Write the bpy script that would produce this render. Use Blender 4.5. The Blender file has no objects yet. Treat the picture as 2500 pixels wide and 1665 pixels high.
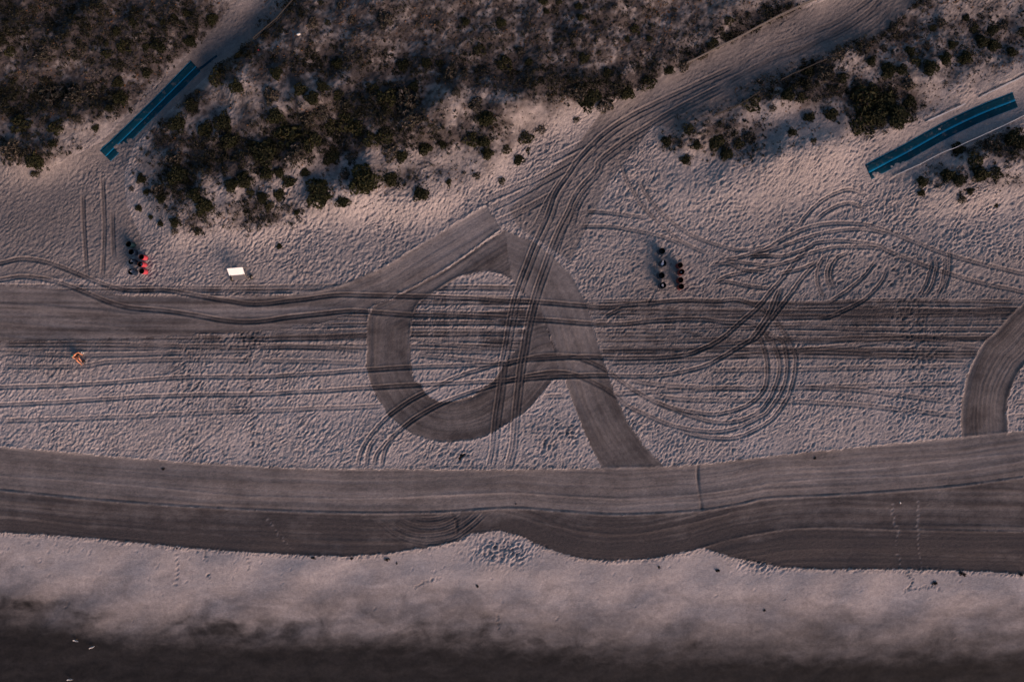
import bpy, math, random
import numpy as np
from mathutils import Vector

# ------------------------------------------------------------------ camera, sky, sun, exposure
scene = bpy.context.scene
COL = scene.collection
S, H = 0.042, 70.0            # metres on the ground per photo pixel, camera height
CU, CV = 1250.0, 832.5

cam_d = bpy.data.cameras.new('camera'); cam = bpy.data.objects.new('camera', cam_d); COL.objects.link(cam)
cam.location = (0, 0, H); cam.rotation_euler = (0, 0, 0)
cam_d.sensor_width = 36; cam_d.lens = 36 * H / (2500 * S); cam_d.clip_end = 3000
scene.camera = cam

SUN_EL, SUN_AZ = math.radians(14), math.radians(139)      # azimuth clockwise from +Y
world = bpy.data.worlds.new('World'); scene.world = world; world.use_nodes = True
wn = world.node_tree.nodes; wl = world.node_tree.links
sky = wn.new('ShaderNodeTexSky'); sky.sky_type = 'NISHITA'; sky.sun_disc = False
sky.sun_elevation = SUN_EL; sky.sun_rotation = SUN_AZ; sky.air_density = 1.0; sky.dust_density = 1.0; sky.ozone_density = 1.6
bg = wn['Background']; bg.inputs['Strength'].default_value = 0.082
wl.new(sky.outputs[0], bg.inputs['Color'])

sun_d = bpy.data.lights.new('sun', 'SUN'); sun = bpy.data.objects.new('sun', sun_d); COL.objects.link(sun)
sun_d.energy = 4.7; sun_d.angle = math.radians(40); sun_d.color = (1.0, 0.64, 0.49)
sd = Vector((math.sin(SUN_AZ) * math.cos(SUN_EL), math.cos(SUN_AZ) * math.cos(SUN_EL), math.sin(SUN_EL)))
sun.rotation_euler = sd.to_track_quat('Z', 'Y').to_euler()
sun.location = (60, -70, 60)
scene.view_settings.view_transform = 'Standard'; scene.view_settings.look = 'None'
scene.view_settings.exposure = 0.46; scene.view_settings.gamma = 1.0; scene.view_settings.use_curve_mapping = False

R = np.random.default_rng(7)
random.seed(7)

# ------------------------------------------------------------------ small helpers
def c(i, j, *p):      # points measured in the 4 x 4 enlarged quarters of the photograph -> photo pixels
    a = np.array(p, float).reshape(-1, 2) / 3.768
    a[:, 0] += 625 * i; a[:, 1] += 416 * j
    return a
def d(*p):            # points measured in the whole photograph shown 2354 wide -> photo pixels
    return np.array(p, float).reshape(-1, 2) * 1.062
def cat(*a): return np.concatenate(a)

_tabs = {}
def _tab(seed):
    if seed not in _tabs:
        r = np.random.default_rng(1000 + seed); p = r.permutation(256)
        an = r.random(256) * 2 * np.pi
        _tabs[seed] = (np.concatenate([p, p]), np.cos(an), np.sin(an))
    return _tabs[seed]
def perlin(x, y, seed=0):
    P, gx, gy = _tab(seed)
    x, y = np.broadcast_arrays(np.asarray(x, float), np.asarray(y, float))
    xi = np.floor(x).astype(np.int64); yi = np.floor(y).astype(np.int64)
    xf = x - xi; yf = y - yi; xi &= 255; yi &= 255
    u = xf * xf * xf * (xf * (xf * 6 - 15) + 10); v = yf * yf * yf * (yf * (yf * 6 - 15) + 10)
    x1 = (xi + 1) & 255; y1 = (yi + 1) & 255
    def g(a, b, dx, dy):
        h = P[P[a] + b]; return gx[h] * dx + gy[h] * dy
    n0 = g(xi, yi, xf, yf) * (1 - u) + g(x1, yi, xf - 1, yf) * u
    n1 = g(xi, y1, xf, yf - 1) * (1 - u) + g(x1, y1, xf - 1, yf - 1) * u
    return (n0 * (1 - v) + n1 * v) * 1.5
def fbm(x, y, seed=0, o=4, gain=.5):
    t = 0; a = 1.
    for k in range(o):
        t = t + a * perlin(x * 2 ** k, y * 2 ** k, seed + k); a *= gain
    return t
def sst(a, b, x):
    t = np.clip((x - a) / (b - a), 0, 1); return t * t * (3 - 2 * t)
def inpoly(u, v, poly):
    m = np.zeros(u.shape, bool)
    x0, y0 = poly.min(0); x1, y1 = poly.max(0)
    bb = (u >= x0) & (u <= x1) & (v >= y0) & (v <= y1)
    uu = u[bb]; vv = v[bb]; r = np.zeros(uu.shape, bool)
    for (ax, ay), (bx, by) in zip(poly, np.roll(poly, -1, 0)):
        if ay == by: continue
        k = (ay > vv) != (by > vv)
        r ^= k & (uu < (bx - ax) * (vv - ay) / (by - ay) + ax)
    m[bb] = r
    return m
def polydist(u, v, line, closed=False):     # distance and arc length to a polyline, photo px
    best = np.full(u.shape, 1e9); tt = np.zeros(u.shape)
    pts = line if not closed else np.concatenate([line, line[:1]])
    acc = 0
    for (ax, ay), (bx, by) in zip(pts[:-1], pts[1:]):
        L2 = (bx - ax) ** 2 + (by - ay) ** 2
        if L2 == 0: continue
        t = np.clip(((u - ax) * (bx - ax) + (v - ay) * (by - ay)) / L2, 0, 1)
        q = (u - ax - t * (bx - ax)) ** 2 + (v - ay - t * (by - ay)) ** 2
        k = q < best; best[k] = q[k]; tt[k] = acc + t[k] * math.sqrt(L2); acc += math.sqrt(L2)
    return np.sqrt(best), tt
def spline(p, step):            # Catmull-Rom, resampled evenly
    p = np.asarray(p, float)
    if len(p) == 2: p = np.array([p[0], p.mean(0), p[1]])
    e = np.concatenate([[2 * p[0] - p[1]], p, [2 * p[-1] - p[-2]]])
    out = []
    for i in range(1, len(e) - 2):
        t = np.linspace(0, 1, 12, endpoint=False)[:, None]
        a, b, cc, dd = e[i - 1], e[i], e[i + 1], e[i + 2]
        out.append(.5 * (2 * b + (cc - a) * t + (2 * a - 5 * b + 4 * cc - dd) * t ** 2 + (3 * b - a - 3 * cc + dd) * t ** 3))
    out.append(p[-1:]); q = np.concatenate(out)
    L = np.concatenate([[0], np.cumsum(np.hypot(*np.diff(q, axis=0).T))])
    n = max(2, int(L[-1] / step) + 1); s = np.linspace(0, L[-1], n)
    return np.stack([np.interp(s, L, q[:, 0]), np.interp(s, L, q[:, 1])], 1)

# ------------------------------------------------------------------ relief of the place (coarse, smooth)
DUNES = [  # polygon, height, blur (m)
    (d(-700, -700, 900, -700, 700, -180, 550, 0, 455, 100, 335, 220, 245, 315, 110, 385, 0, 372, -700, 350), .95, 1.1),
    (d(1250, -700, 900, -250, 690, 0, 600, 78, 500, 155, 405, 250, 318, 335, 300, 390, 320, 460, 380, 520, 470, 540, 590, 520, 700, 480, 850, 478, 1000, 455,
       1090, 420, 1230, 310, 1340, 235, 1500, 190, 1700, 100, 1890, 0, 2200, -200, 2500, -700), 1.0, 1.2),
    (d(420, 480, 560, 430, 800, 400, 1000, 330, 1200, 250, 1300, 200, 1500, 130, 1500, -200, 600, -200, 560, 200, 430, 330), 0.7, 2.6),
    (d(2500, -700, 2350, -200, 2115, 0, 2040, 62, 1870, 122, 1700, 195, 1570, 240, 1500, 290, 1540, 350, 1700, 390, 1850, 380, 1960, 325, 2060, 288, 2150, 255,
       2354, 165, 2900, -60, 2900, -700), .65, 1.2),
    (d(2085, 418, 2210, 350, 2354, 283, 2900, 60, 2900, 620, 2354, 450, 2220, 440, 2130, 435), 0.9, 1.2),
]
BUMPS = [  # photo px u, v, radius px u, v, height m  (hummocks: their seaward flank catches the low sun)
    (585, 195, 60, 60, .55), (860, 470, 90, 45, .5), (1000, 500, 80, 40, .35), (1270, 260, 70, 40, .55), (1110, 240, 60, 45, .5),
    (1040, 305, 70, 40, .45), (930, 330, 60, 45, .5), (730, 380, 60, 50, .5), (560, 480, 45, 60, .4), (2010, 350, 90, 50, .55),
    (2170, 300, 60, 40, .5), (1930, 240, 60, 40, .35), (2420, 380, 70, 40, .4), (2060, 130, 80, 60, .3), (760, 240, 80, 50, .45),
    (150, 290, 90, 50, .4), (60, 380, 70, 40, .35), (1720, 330, 50, 40, .3), (430, 560, 40, 40, .3), (640, 560, 60, 40, .3), (1380, 215, 70, 40, .4),
    (1790, 450, 130, 55, .45), (1970, 405, 120, 55, .5), (2330, 480, 90, 50, .35)]
CG = 0.5
cx = np.arange(-75, 75.01, CG); cy = np.arange(-65, 65.01, CG)
CX, CY = np.meshgrid(cx, cy)
def gblur(a, sig):
    fy = np.fft.fftfreq(a.shape[0], CG)[:, None]; fx = np.fft.rfftfreq(a.shape[1], CG)[None]
    return np.fft.irfft2(np.fft.rfft2(a) * np.exp(-2 * (np.pi * sig) ** 2 * (fx ** 2 + fy ** 2)), s=a.shape)
def uv_of(x, y, z):
    k = H / (H - z)
    return CU + x / S * k, CV - y / S * k
def shore(v):
    return -0.45 * sst(1340, 1700, v) - np.clip(v - 1700, 0, 3000) * S * .035
ZB = np.zeros_like(CX); DM = np.zeros_like(CX)
for it in range(3):
    u, v = uv_of(CX, CY, ZB)
    z = shore(v) + 0.7 * sst(520, -80, v)
    DM = np.zeros_like(CX)
    for poly, h, bl in DUNES:
        m = np.clip(gblur(inpoly(u, v, poly).astype(float), bl), 0, 1)
        z += h * m; DM = np.maximum(DM, m)
    lump = .65 * perlin(CX / 7, CY / 7, 3) + .42 * perlin(CX / 3.2, CY / 3.2, 4) + .17 * perlin(CX / 1.5, CY / 1.5, 5)
    z += lump * (.10 + .9 * DM) * sst(640, 420, v)
    z += .10 * perlin(CX / 9, CY / 5, 6) * sst(1330, 1240, v) + .20 * perlin(CX / 5, CY / 3.5, 8) * sst(1290, 1400, v) * sst(1600, 1480, v)
    for bu, bv, ru, rv, h in BUMPS:
        z += 1.3 * h * np.exp(-((u - bu) / ru) ** 2 - ((v - bv) / rv) ** 2)
    ZB = z
def bil(a, x, y):
    fx = np.clip((np.asarray(x) - cx[0]) / CG, 0, len(cx) - 1.001); fy = np.clip((np.asarray(y) - cy[0]) / CG, 0, len(cy) - 1.001)
    i = fx.astype(int); j = fy.astype(int); fx = fx - i; fy = fy - j
    return (a[j, i] * (1 - fx) + a[j, i + 1] * fx) * (1 - fy) + (a[j + 1, i] * (1 - fx) + a[j + 1, i + 1] * fx) * fy
def ground_xy(uv):              # photo px -> ground x, y
    uv = np.asarray(uv, float).reshape(-1, 2)
    x = (uv[:, 0] - CU) * S; y = (CV - uv[:, 1]) * S; k = 1.
    for _ in range(4):
        z = bil(ZB, x * k, y * k); k = (H - z) / H
    return np.stack([x * k, y * k], 1)

# ------------------------------------------------------------------ fine height field
G = 0.09
gx = np.arange(-57, 57.01, G); gy = np.arange(-39, 39.01, G)
NX, NY = len(gx), len(gy)
X, Y = np.meshgrid(gx, gy)
BASE = bil(ZB, X, Y); DUN = bil(DM, X, Y)
U, V = uv_of(X, Y, BASE)
Ud, Vd = U / 1.062, V / 1.062

POLY = {}
def fn(pts): return lambda u: np.interp(u, pts[:, 0], pts[:, 1])
TOP = d(-400, 985, 0, 1026, 100, 1034, 240, 1047, 400, 1060, 560, 1070, 700, 1077, 900, 1078, 1200, 1079, 1500, 1073, 1600, 1068, 1800, 1045, 2000, 1025, 2200, 1005, 2354, 990, 2700, 955)
R1 = d(-400, 1090, 0, 1128, 200, 1148, 400, 1163, 588, 1173, 800, 1180, 1000, 1179, 1177, 1169, 1300, 1177, 1427, 1184, 1600, 1175, 1700, 1160, 1766, 1146, 1900, 1140, 2060, 1130, 2200, 1118, 2354, 1098, 2700, 1060)
BOT = d(-400, 1195, 0, 1223, 100, 1228, 250, 1240, 400, 1255, 560, 1268, 700, 1275, 800, 1278, 900, 1270, 1000, 1254, 1050, 1243, 1085, 1226, 1150, 1220, 1200, 1232, 1250, 1258, 1320, 1280, 1400, 1288,
        1500, 1283, 1600, 1264, 1622, 1260, 1700, 1285, 1800, 1303, 1900, 1308, 2000, 1307, 2100, 1308, 2200, 1310, 2354, 1318, 2700, 1325)
R2 = d(1080, 1226, 1150, 1220, 1200, 1232, 1250, 1258, 1320, 1280, 1400, 1288, 1500, 1283, 1600, 1262, 1700, 1235, 1800, 1218, 1900, 1213, 2100, 1218, 2354, 1222, 2700, 1215)
def band(a, b, u0, u1):
    us = np.linspace(u0, u1, 90)
    return np.concatenate([np.stack([us, fn(a)(us)], 1), np.stack([us, fn(b)(us)], 1)[::-1]])
DU = 1.062
POLY['upper'] = band(TOP, R1, -300, 2790)
POLY['lower_left'] = band(R1, BOT, -300, 1075 * DU)
POLY['lower_mid'] = band(R1, R2, 1060 * DU, 2790)
POLY['lower_right'] = band(R2, BOT, 1622 * DU, 2790)
RING_OUT = d(1160, 530, 1013, 626, 913, 680, 860, 705, 846, 727, 843, 782, 843, 846, 858, 898, 888, 948, 938, 991, 988, 1011, 1038, 1016, 1088, 1010, 1131, 996, 1176, 968, 1214, 941, 1272, 873)
RING_IN = d(1225, 690, 1176, 642, 1150, 630, 1111, 623, 1051, 638, 1008, 664, 963, 694, 948, 729, 942, 782, 941, 808, 948, 866, 973, 895, 988, 913, 1013, 924, 1043, 922, 1086, 910, 1125, 883, 1148, 858, 1158, 838, 1204, 782)
LANE_R = d(1160, 530, 1230, 558, 1270, 590, 1310, 630, 1340, 680, 1355, 720, 1372, 780, 1388, 830, 1412, 905, 1445, 975, 1485, 1030, 1532, 1076)
LANE_L = d(1385, 1080, 1350, 1010, 1320, 935, 1300, 875, 1285, 872)
POLY['ring'] = cat(RING_OUT, d(1285, 800, 1232, 710), RING_IN[:1], RING_IN[1:][::1][:0])
ring_poly = cat(RING_OUT, d(1290, 872), d(1275, 800), d(1240, 712))     # outer ring closed through the tail lane
ring_hole = RING_IN
tail_poly = cat(d(1176, 642), LANE_R, LANE_L, d(1277, 800, 1240, 712))
DIAG_UP = d(-400, 640, 0, 655, 150, 668, 300, 680, 475, 682, 589, 682, 664, 677, 764, 662, 871, 619, 963, 564, 1116, 472)
DIAG_LO = d(1152, 526, 1013, 624, 913, 677, 838, 712, 738, 742, 590, 762, 300, 778, 0, 785, -400, 790)
POLY['diag'] = cat(DIAG_UP, DIAG_LO)
RR_OUT = cat(c(3, 1, 2600, 1080, 2350, 1230, 2250, 1310, 2100, 1480, 2000, 1567), c(3, 2, 1890, 180, 1820, 350, 1780, 560, 1770, 750, 1785, 905))
RR_IN = c(3, 2, 2200, 850, 2190, 650, 2210, 500, 2270, 350, 2350, 220, 2600, 0)
POLY['right_ring'] = cat(RR_OUT, RR_IN)

# ---- texture of trampled sand
def dimple(x, y, ang, wl, stretch, seed):
    ca, sa = math.cos(ang), math.sin(ang)
    a = (x * ca + y * sa) / (wl * stretch); b = (-x * sa + y * ca) / wl
    return perlin(a, b, seed)
wx = .35 * perlin(X / 1.7, Y / 1.7, 20); wy = .35 * perlin(X / 1.7, Y / 1.7, 21)
t1 = dimple(X + wx, Y + wy, .45, .21, 1.7, 22); t2 = dimple(X + wx, Y - wy, 1.15, .20, 1.8, 23); t3 = perlin(X / .19, Y / .19, 24)
t4 = dimple(X - wx, Y + wy, .75, .23, 1.6, 25)
wA = sst(-.35, .35, perlin(X / 9, Y / 9, 26))
wB = sst(-.25, .35, perlin(X / 6, Y / 6, 27))
mix = t1 * wA + t2 * (1 - wA)
mix = mix * wB + t4 * (1 - wB)
rough = .092 * mix - .10 * np.maximum(0, t1 * t4 * 1.8) + .03 * t3 + .035 * perlin(X / .7, Y / .7, 29)
bsoft = np.clip(.8 + .6 * perlin(X / 5, Y / 4, 28) + .3 * perlin(X / 1.6, Y / 1.6, 30), .2, 1.5)
lower = sst(860, 960, V) * sst(1150, 1120, V)
amp = bsoft * (1.0 - .1 * lower)
amp = amp * (1 - .55 * sst(.3, .9, DUN) * sst(520, 300, V))
# paths: finer churn
LP = d(545, -200, 545, 0, 455, 105, 330, 225, 235, 325, 110, 390, 0, 380, -300, 370, -300, 600, 0, 640, 260, 640, 330, 560, 290, 470, 285, 400, 310, 330, 400, 245, 505, 150, 605, 75, 692, 0, 800, -200)
RP = cat(d(2050, -200, 1900, 0), c(2, 0, 2350, 215, 1800, 500, 1300, 740, 850, 1000), d(1330, 330, 1240, 420, 1170, 480, 1190, 520, 1310, 600, 1400, 420, 1500, 290), c(2, 0, 1600, 1170, 2000, 1020, 2350, 850), c(3, 0, 300, 650, 700, 480, 1150, 230, 1370, 0), d(2200, -200))
MP = d(2700, -20, 2354, 165, 2150, 262, 2060, 300, 1980, 345, 1960, 400, 2060, 420, 2200, 350, 2354, 280, 2700, 120)
inLP, inRP, inMP = inpoly(U, V, LP), inpoly(U, V, RP), inpoly(U, V, MP)
path = (inLP & (V < 690)) | inRP
ampP = np.where(path, np.where(inRP, .40 + .2 * sst(250, 480, V), .55), 1.) * np.where(inMP, .6, 1.)
amp = amp * ampP
ROUGH = np.clip(amp, 0, 1.3)
Z = BASE + rough * amp
Z = Z + np.where(path, .03 * dimple(X + wx * .5, Y, .55, .24, 2.6, 31), 0)
MOIST_SHADE = .12 * fbm(X / 11, Y / 6, 40, 3) + .10
MOIST_SHADE += .42 * inLP * sst(-30, 60, V) + .40 * inRP
MOIST_SHADE += .16 * sst(1350 * DU, 1480 * DU, U) * sst(600, 640, V) * sst(1110, 900, V)
MOIST_SHADE += .12 * lower * perlin(X / 2.5, Y / 2, 44)
MOIST_SHADE += .20 * sst(660, 730, V) * sst(900, 850, V) * (.75 + .5 * perlin(X / 14, Y / .8, 45)) * np.clip(sst(1390, 1440, U) + sst(960, 860, U) + .35, 0, 1)
MOIST_SHADE += .12 * inMP
PALE = np.zeros_like(Z)

# ---- stamping of tyre tracks
def stamp(line, w=.46, depth=.055, ridge=.045, fade=0., moist=.18, tread=0., flat=.85):
    p = ground_xy(spline(line, 3.0))
    p = spline(p, .09)
    n = len(p); t = np.arange(n) * .09
    p = p + (np.stack([perlin(t / 3.1, 0 * t + 7.3, 50), perlin(t / 3.1, 0 * t + 3.1, 51)], 1)) * .03
    k = int((w / 2 + .45) / G) + 1
    ix = np.round((p[:, 0] - gx[0]) / G).astype(int); iy = np.round((p[:, 1] - gy[0]) / G).astype(int)
    o = np.arange(-k, k + 1); OX, OY = np.meshgrid(o, o); OX = OX.ravel(); OY = OY.ravel()
    JX = ix[:, None] + OX; JY = iy[:, None] + OY
    ok = (JX >= 0) & (JX < NX) & (JY >= 0) & (JY < NY)
    q = np.hypot(gx[np.clip(JX, 0, NX - 1)] - p[:, :1], gy[np.clip(JY, 0, NY - 1)] - p[:, 1:2])
    idx = (JY * NX + JX)[ok]; qq = q[ok]; tt = np.broadcast_to(t[:, None], q.shape)[ok]
    order = np.lexsort((qq, idx)); idx = idx[order]; qq = qq[order]; tt = tt[order]
    first = np.ones(len(idx), bool); first[1:] = idx[1:] != idx[:-1]
    idx = idx[first]; qq = qq[first]; tt = tt[first]
    L = max(t[-1], .1)
    f = sst(0, 1.2, tt) * sst(L, L - 1.2, tt)
    f = f * (1 - fade * .8 * (perlin(tt / 2.3, 0 * tt + 1.7, 52) > .15))
    f = f * np.clip(1 + .5 * perlin(tt / 1.4, qq * 0, 53), .4, 1.3)
    inside = sst(w / 2 + .06, w / 2 - .10, qq)
    prof = -.45 * depth * inside - 1.0 * depth * np.exp(-((qq - w / 2 + .02) / .065) ** 2) + .75 * ridge * np.exp(-((qq - w / 2 - .12) / .075) ** 2)
    if tread: prof = prof + tread * inside * np.sin(tt * 2 * np.pi / .32 + qq * 9)
    zf = Z.ravel(); bf = BASE.ravel()
    m = np.clip(inside * flat * f, 0, 1)
    prof = prof + (.016 * perlin(tt / .16, qq / .16, 54) + .012 * perlin(tt / .4, qq / .3, 55)) * np.clip(inside + .6 * np.exp(-((qq - w / 2 - .1) / .12) ** 2), 0, 1)
    zf[idx] = zf[idx] * (1 - m) + bf[idx] * m + prof * np.clip(f, 0, 1.2)
    MOIST_SHADE.ravel()[idx] += (.7 * moist * inside + 1.2 * moist * np.exp(-((qq - w / 2 + .03) / .08) ** 2)) * f  # groove lines darkened: crease shade put into the sand tone

# ---- worn lines that lie under the groomed lanes
def hline(y0, x0, x1, sl=0., wob=6, seed=0, **k):
    xs = np.linspace(x0, x1, max(4, int((x1 - x0) / 160)))
    ys = y0 + sl * (xs - x0) + wob * perlin(xs / 400., xs * 0 + seed * 1.37, 60)
    stamp(np.stack([xs, ys], 1) * DU, **k)
for i, y in enumerate(np.linspace(694, 812, 15)):
    hline(y + R.normal(0, 2), 1200 - R.random() * 120, 2420, R.normal(0, .006), 9, i, w=.34 + .2 * R.random(), depth=.05, ridge=.05, fade=.5, moist=.26, flat=.9)
for i, y in enumerate(np.linspace(664, 800, 15)):
    hline(y + R.normal(0, 2), -60, 1330, R.normal(0, .008), 8, 20 + i, w=.34 + .2 * R.random(), depth=.045, ridge=.05, fade=.4, moist=.26, flat=.9)
for ln in (c(0, 2, 0, 35, 1000, 35, 2350, 65), c(0, 2, 0, 235, 700, 235, 1000, 195, 1500, 175, 2350, 180), c(0, 2, 0, 110, 900, 130, 2350, 90),
           c(1, 2, 0, 65, 500, 60, 1000, 90), c(1, 2, 0, 185, 500, 190, 1000, 210), cat(c(0, 2, 0, 735, 700, 715, 1300, 690, 2000, 655), c(1, 2, 0, 645, 500, 625, 1180, 600)),
           c(2, 2, 250, 515, 520, 505), c(1, 2, 1450, 20, 1900, 45, 2300, 75), c(1, 2, 1450, 90, 1900, 100, 2300, 110), c(1, 2, 1450, 130, 1800, 160, 2100, 190, 2300, 215)):
    stamp(ln, w=.42, depth=.05, ridge=.05, fade=.25, moist=.2)
for ln in (cat(c(2, 2, 920, 490, 1500, 455, 2300, 435), c(3, 2, 0, 440, 500, 425, 1100, 410, 1790, 395)), cat(c(2, 2, 1800, 275, 2350, 265), c(3, 2, 0, 275, 600, 255, 1200, 245, 1850, 230)),
           c(2, 2, 1050, 350, 1300, 400, 1700, 430, 2200, 440), cat(c(2, 2, 1270, 500, 1600, 540, 2200, 550), c(3, 2, 0, 550, 400, 565, 800, 590, 1200, 630, 1760, 690)),
           c(3, 2, 300, 430, 800, 450, 1200, 500, 1700, 560), c(3, 2, 0, 110, 400, 80, 800, 40, 1100, 5), c(3, 2, 300, 100, 700, 110, 1200, 140, 1880, 180),
           c(3, 2, 1000, 0, 1500, 20, 1950, 50), c(2, 2, 880, 200, 1500, 180, 2350, 120), c(2, 2, 860, 70, 1600, 60, 2350, 40), c(3, 2, 2250, 370, 2600, 350), c(3, 2, 2230, 570, 2600, 540), c(3, 2, 2230, 700, 2600, 680)):
    stamp(ln, w=.44, depth=.05, ridge=.05, fade=.1, moist=.2)

# ---- footprints
def prints(pts, depth=.055, r=.13, rim=.012, moist=.0, free=True):
    p = ground_xy(pts)
    for x, y in p:
        i = int((x - gx[0]) / G); j = int((y - gy[0]) / G)
        if 4 < i < NX - 5 and 4 < j < NY - 5:
            if not free and RAKED[j, i]: continue
            sl = (slice(j - 4, j + 5), slice(i - 4, i + 5)); an = R.normal(.9, .6); ca, sa = math.cos(an), math.sin(an)
            dx, dy = X[sl] - x, Y[sl] - y
            q = np.hypot((dx * ca + dy * sa) * .7, (-dx * sa + dy * ca) * 1.25) / (r * (.75 + .5 * R.random()))
            dd_ = depth * (.5 + .8 * R.random())
            Z[sl] += -dd_ * np.exp(-q ** 2) + rim * np.exp(-((q - 1.6) / .5) ** 2)
            if moist: MOIST_SHADE[sl] += moist * np.exp(-q ** 2)  # positive values darken the pit: its shade put into the tone
def trail(line, n, spread, **k):
    p = spline(line, 2.0); i = R.integers(0, len(p), n)
    prints(p[i] + R.normal(0, 1, (n, 2)) * spread, **k)
trail(d(2040, 480, 2070, 600, 2090, 700, 2120, 800, 2150, 900), 480, 28, depth=.07, r=.14, moist=.08)
trail(d(560, 740, 575, 900, 585, 1072), 300, 14, depth=.055, moist=.15)
trail(d(440, 780, 440, 930, 425, 1060), 230, 18, depth=.05, moist=.14)
trail(d(520, 770, 600, 775), 90, 16, depth=.08)
trail(d(250, 370, 230, 480, 190, 600, 180, 700), 170, 25, depth=.05)
trail(d(1400, 740, 1500, 690), 25, 5, depth=.07); trail(d(1390, 770, 1560, 745), 25, 8, depth=.07)
trail(d(860, 690, 900, 660, 700, 700), 60, 25, depth=.05)
prints(np.stack([R.uniform(-40, 2540, 2600), R.uniform(880, 1140, 2600)], 1), depth=.055, r=.14)
prints(np.stack([R.uniform(700, 1300, 900), R.uniform(430, 700, 900)], 1), depth=.06, r=.17)
prints(np.stack([R.uniform(1400, 2500, 1800), R.uniform(330, 720, 1800)], 1), depth=.06, r=.17)
prints(np.stack([R.uniform(1000, 1340, 200), R.uniform(700, 960, 200)], 1), depth=.05)

# ---- groomed lanes: combed stripes, moist turned sand, a ridge along the edges
RAKED = np.zeros(Z.shape, np.int8)
def groom(mask, guide, tag, moist, seed, edges=(), depth=.02, str_amp=1., along=14):
    k = np.where(mask)
    uu, vv = U[k], V[k]
    dist, t = polydist(uu, vv, guide)
    dm, tm = dist * S, t * S
    dm = dm + .12 * perlin(tm / 6, dm / 3, seed + 9)
    s1 = perlin(dm * 2.6, tm / along, seed); s2 = perlin(dm * 5.5, tm / (along * .6), seed + 1); s3 = perlin(dm * .9, tm / (along * 1.6), seed + 2)
    lines = np.clip(perlin(dm * 1.3, tm / 40, seed + 3) * 1.6 - .35, 0, 1) ** 2
    Z[k] = BASE[k] - depth + str_amp * (.016 * s1 + .010 * s2 + .020 * s3 + .035 * lines) + .007 * perlin(dm / .2, tm / .35, seed + 5)
    MOIST_SHADE[k] = moist + .11 * s1 + .08 * s2 + .16 * s3 + .16 * perlin(uu / 90, vv / 60, seed + 4) + .10 * perlin(uu / 22, vv / 16, seed + 6) - .10 * lines
    RAKED[k] = tag; ROUGH[k] = .12
def ridge(line, h=.07, w=.13, off=0., mo=-.08):
    p = ground_xy(spline(line, 4)); x0, y0 = p.min(0) - 1; x1, y1 = p.max(0) + 1
    i0, i1 = np.searchsorted(gx, [x0, x1]); j0, j1 = np.searchsorted(gy, [y0, y1])
    sl = (slice(j0, j1), slice(i0, i1))
    xs, ys = X[sl], Y[sl]
    q, t = polydist(xs, ys, p[::2] if len(p) > 6 else p)
    f = np.clip(.75 + .6 * perlin(t / 2.1, t * 0, 70) + .3 * perlin(t / .5, t * 0, 71), .15, 1.5)
    g = np.exp(-(q / w) ** 2)
    Z[sl] += h * f * g; MOIST_SHADE[sl] += mo * g  # crests lightened, furrows darkened: relief light and shade put into the tone
Uw = U + 2.6 * perlin(X / .9, Y / .9, 61) + 2.4 * perlin(X / .3, Y / .3, 62); Vw = V + 2.6 * perlin(X / .9, Y / .9, 63) + 2.4 * perlin(X / .3, Y / .3, 64)
M_diag = inpoly(Uw, Vw, POLY['diag'])
groom(M_diag, DIAG_UP, 1, .60, 100)
k = M_diag & (U < 930); MOIST_SHADE[k] += .22 * (perlin(V[k] / 7, U[k] / 420, 67) + .7 * perlin(V[k] / 15, U[k] / 600, 68)) * sst(930, 760, U[k]) + .08
k = M_diag & (U > 900) ; MOIST_SHADE[k] -= .20 * sst(900, 1180, U[k])
M_ring = inpoly(Uw, Vw, ring_poly) & ~inpoly(Uw, Vw, ring_hole)
groom(M_ring, RING_OUT, 2, .82, 110)
M_tail = inpoly(Uw, Vw, tail_poly)
groom(M_tail, LANE_R, 2, .66, 120)
MOIST_SHADE[M_tail] += .22 * sst(850, 1050, V[M_tail]) - .08
M_rr = inpoly(Uw, Vw, POLY['right_ring'])
groom(M_rr, RR_OUT, 3, .80, 130, str_amp=1.6)
for nm, gd, mo, sd_ in (('lower_left', R1, .92, 150), ('lower_mid', R1, .90, 160), ('lower_right', R2, .96, 170), ('upper', R1, .61, 140)):
    m = inpoly(Uw, Vw, POLY[nm]); g_ = gd
    if nm == 'lower_mid': g_ = R2
    groom(m, g_, {'upper': 4, 'lower_left': 5, 'lower_mid': 5, 'lower_right': 6}[nm], mo, sd_, along=26)
    if nm != 'upper': MOIST_SHADE[m] += .26 * sst(1225, 1340, V[m]) - .06
def sub(line, a, b): return line[(line[:, 0] >= a * DU) & (line[:, 0] <= b * DU)]
ridge(sub(R1, -100, 2500), .06, .13, mo=-.18)
ridge(sub(R2, 1560, 2500), .06, .12, mo=-.14)
ridge(sub(TOP, -100, 2500), .07, .16)
ridge(sub(BOT, -100, 1060), .05, .12); ridge(sub(BOT, 1085, 1600), .05, .12); ridge(sub(BOT, 1640, 2500), .06, .14)
ridge(DIAG_UP[4:], .08, .18, mo=-.2); ridge(DIAG_LO[:3], .07, .13, mo=-.04)
ridge(RING_IN[1:-2], .08, .14); ridge(RING_OUT[3:], .05, .13); ridge(LANE_R[1:], .05, .13); ridge(LANE_L, .05, .13)
ridge(RR_OUT, .07, .16); ridge(RR_IN, .09, .16)
ridge(cat(c(0, 2, -150, 1235, 0, 1240, 1000, 1310, 2300, 1436), c(1, 2, 0, 1430, 1000, 1450, 1800, 1415), c(2, 2, 0, 1400, 700, 1440, 1100, 1455, 1700, 1410, 2300, 1325), c(3, 2, 0, 1310, 600, 1265, 1300, 1240, 1900, 1180, 2400, 1100)), .035, .10, mo=-.16)
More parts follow.
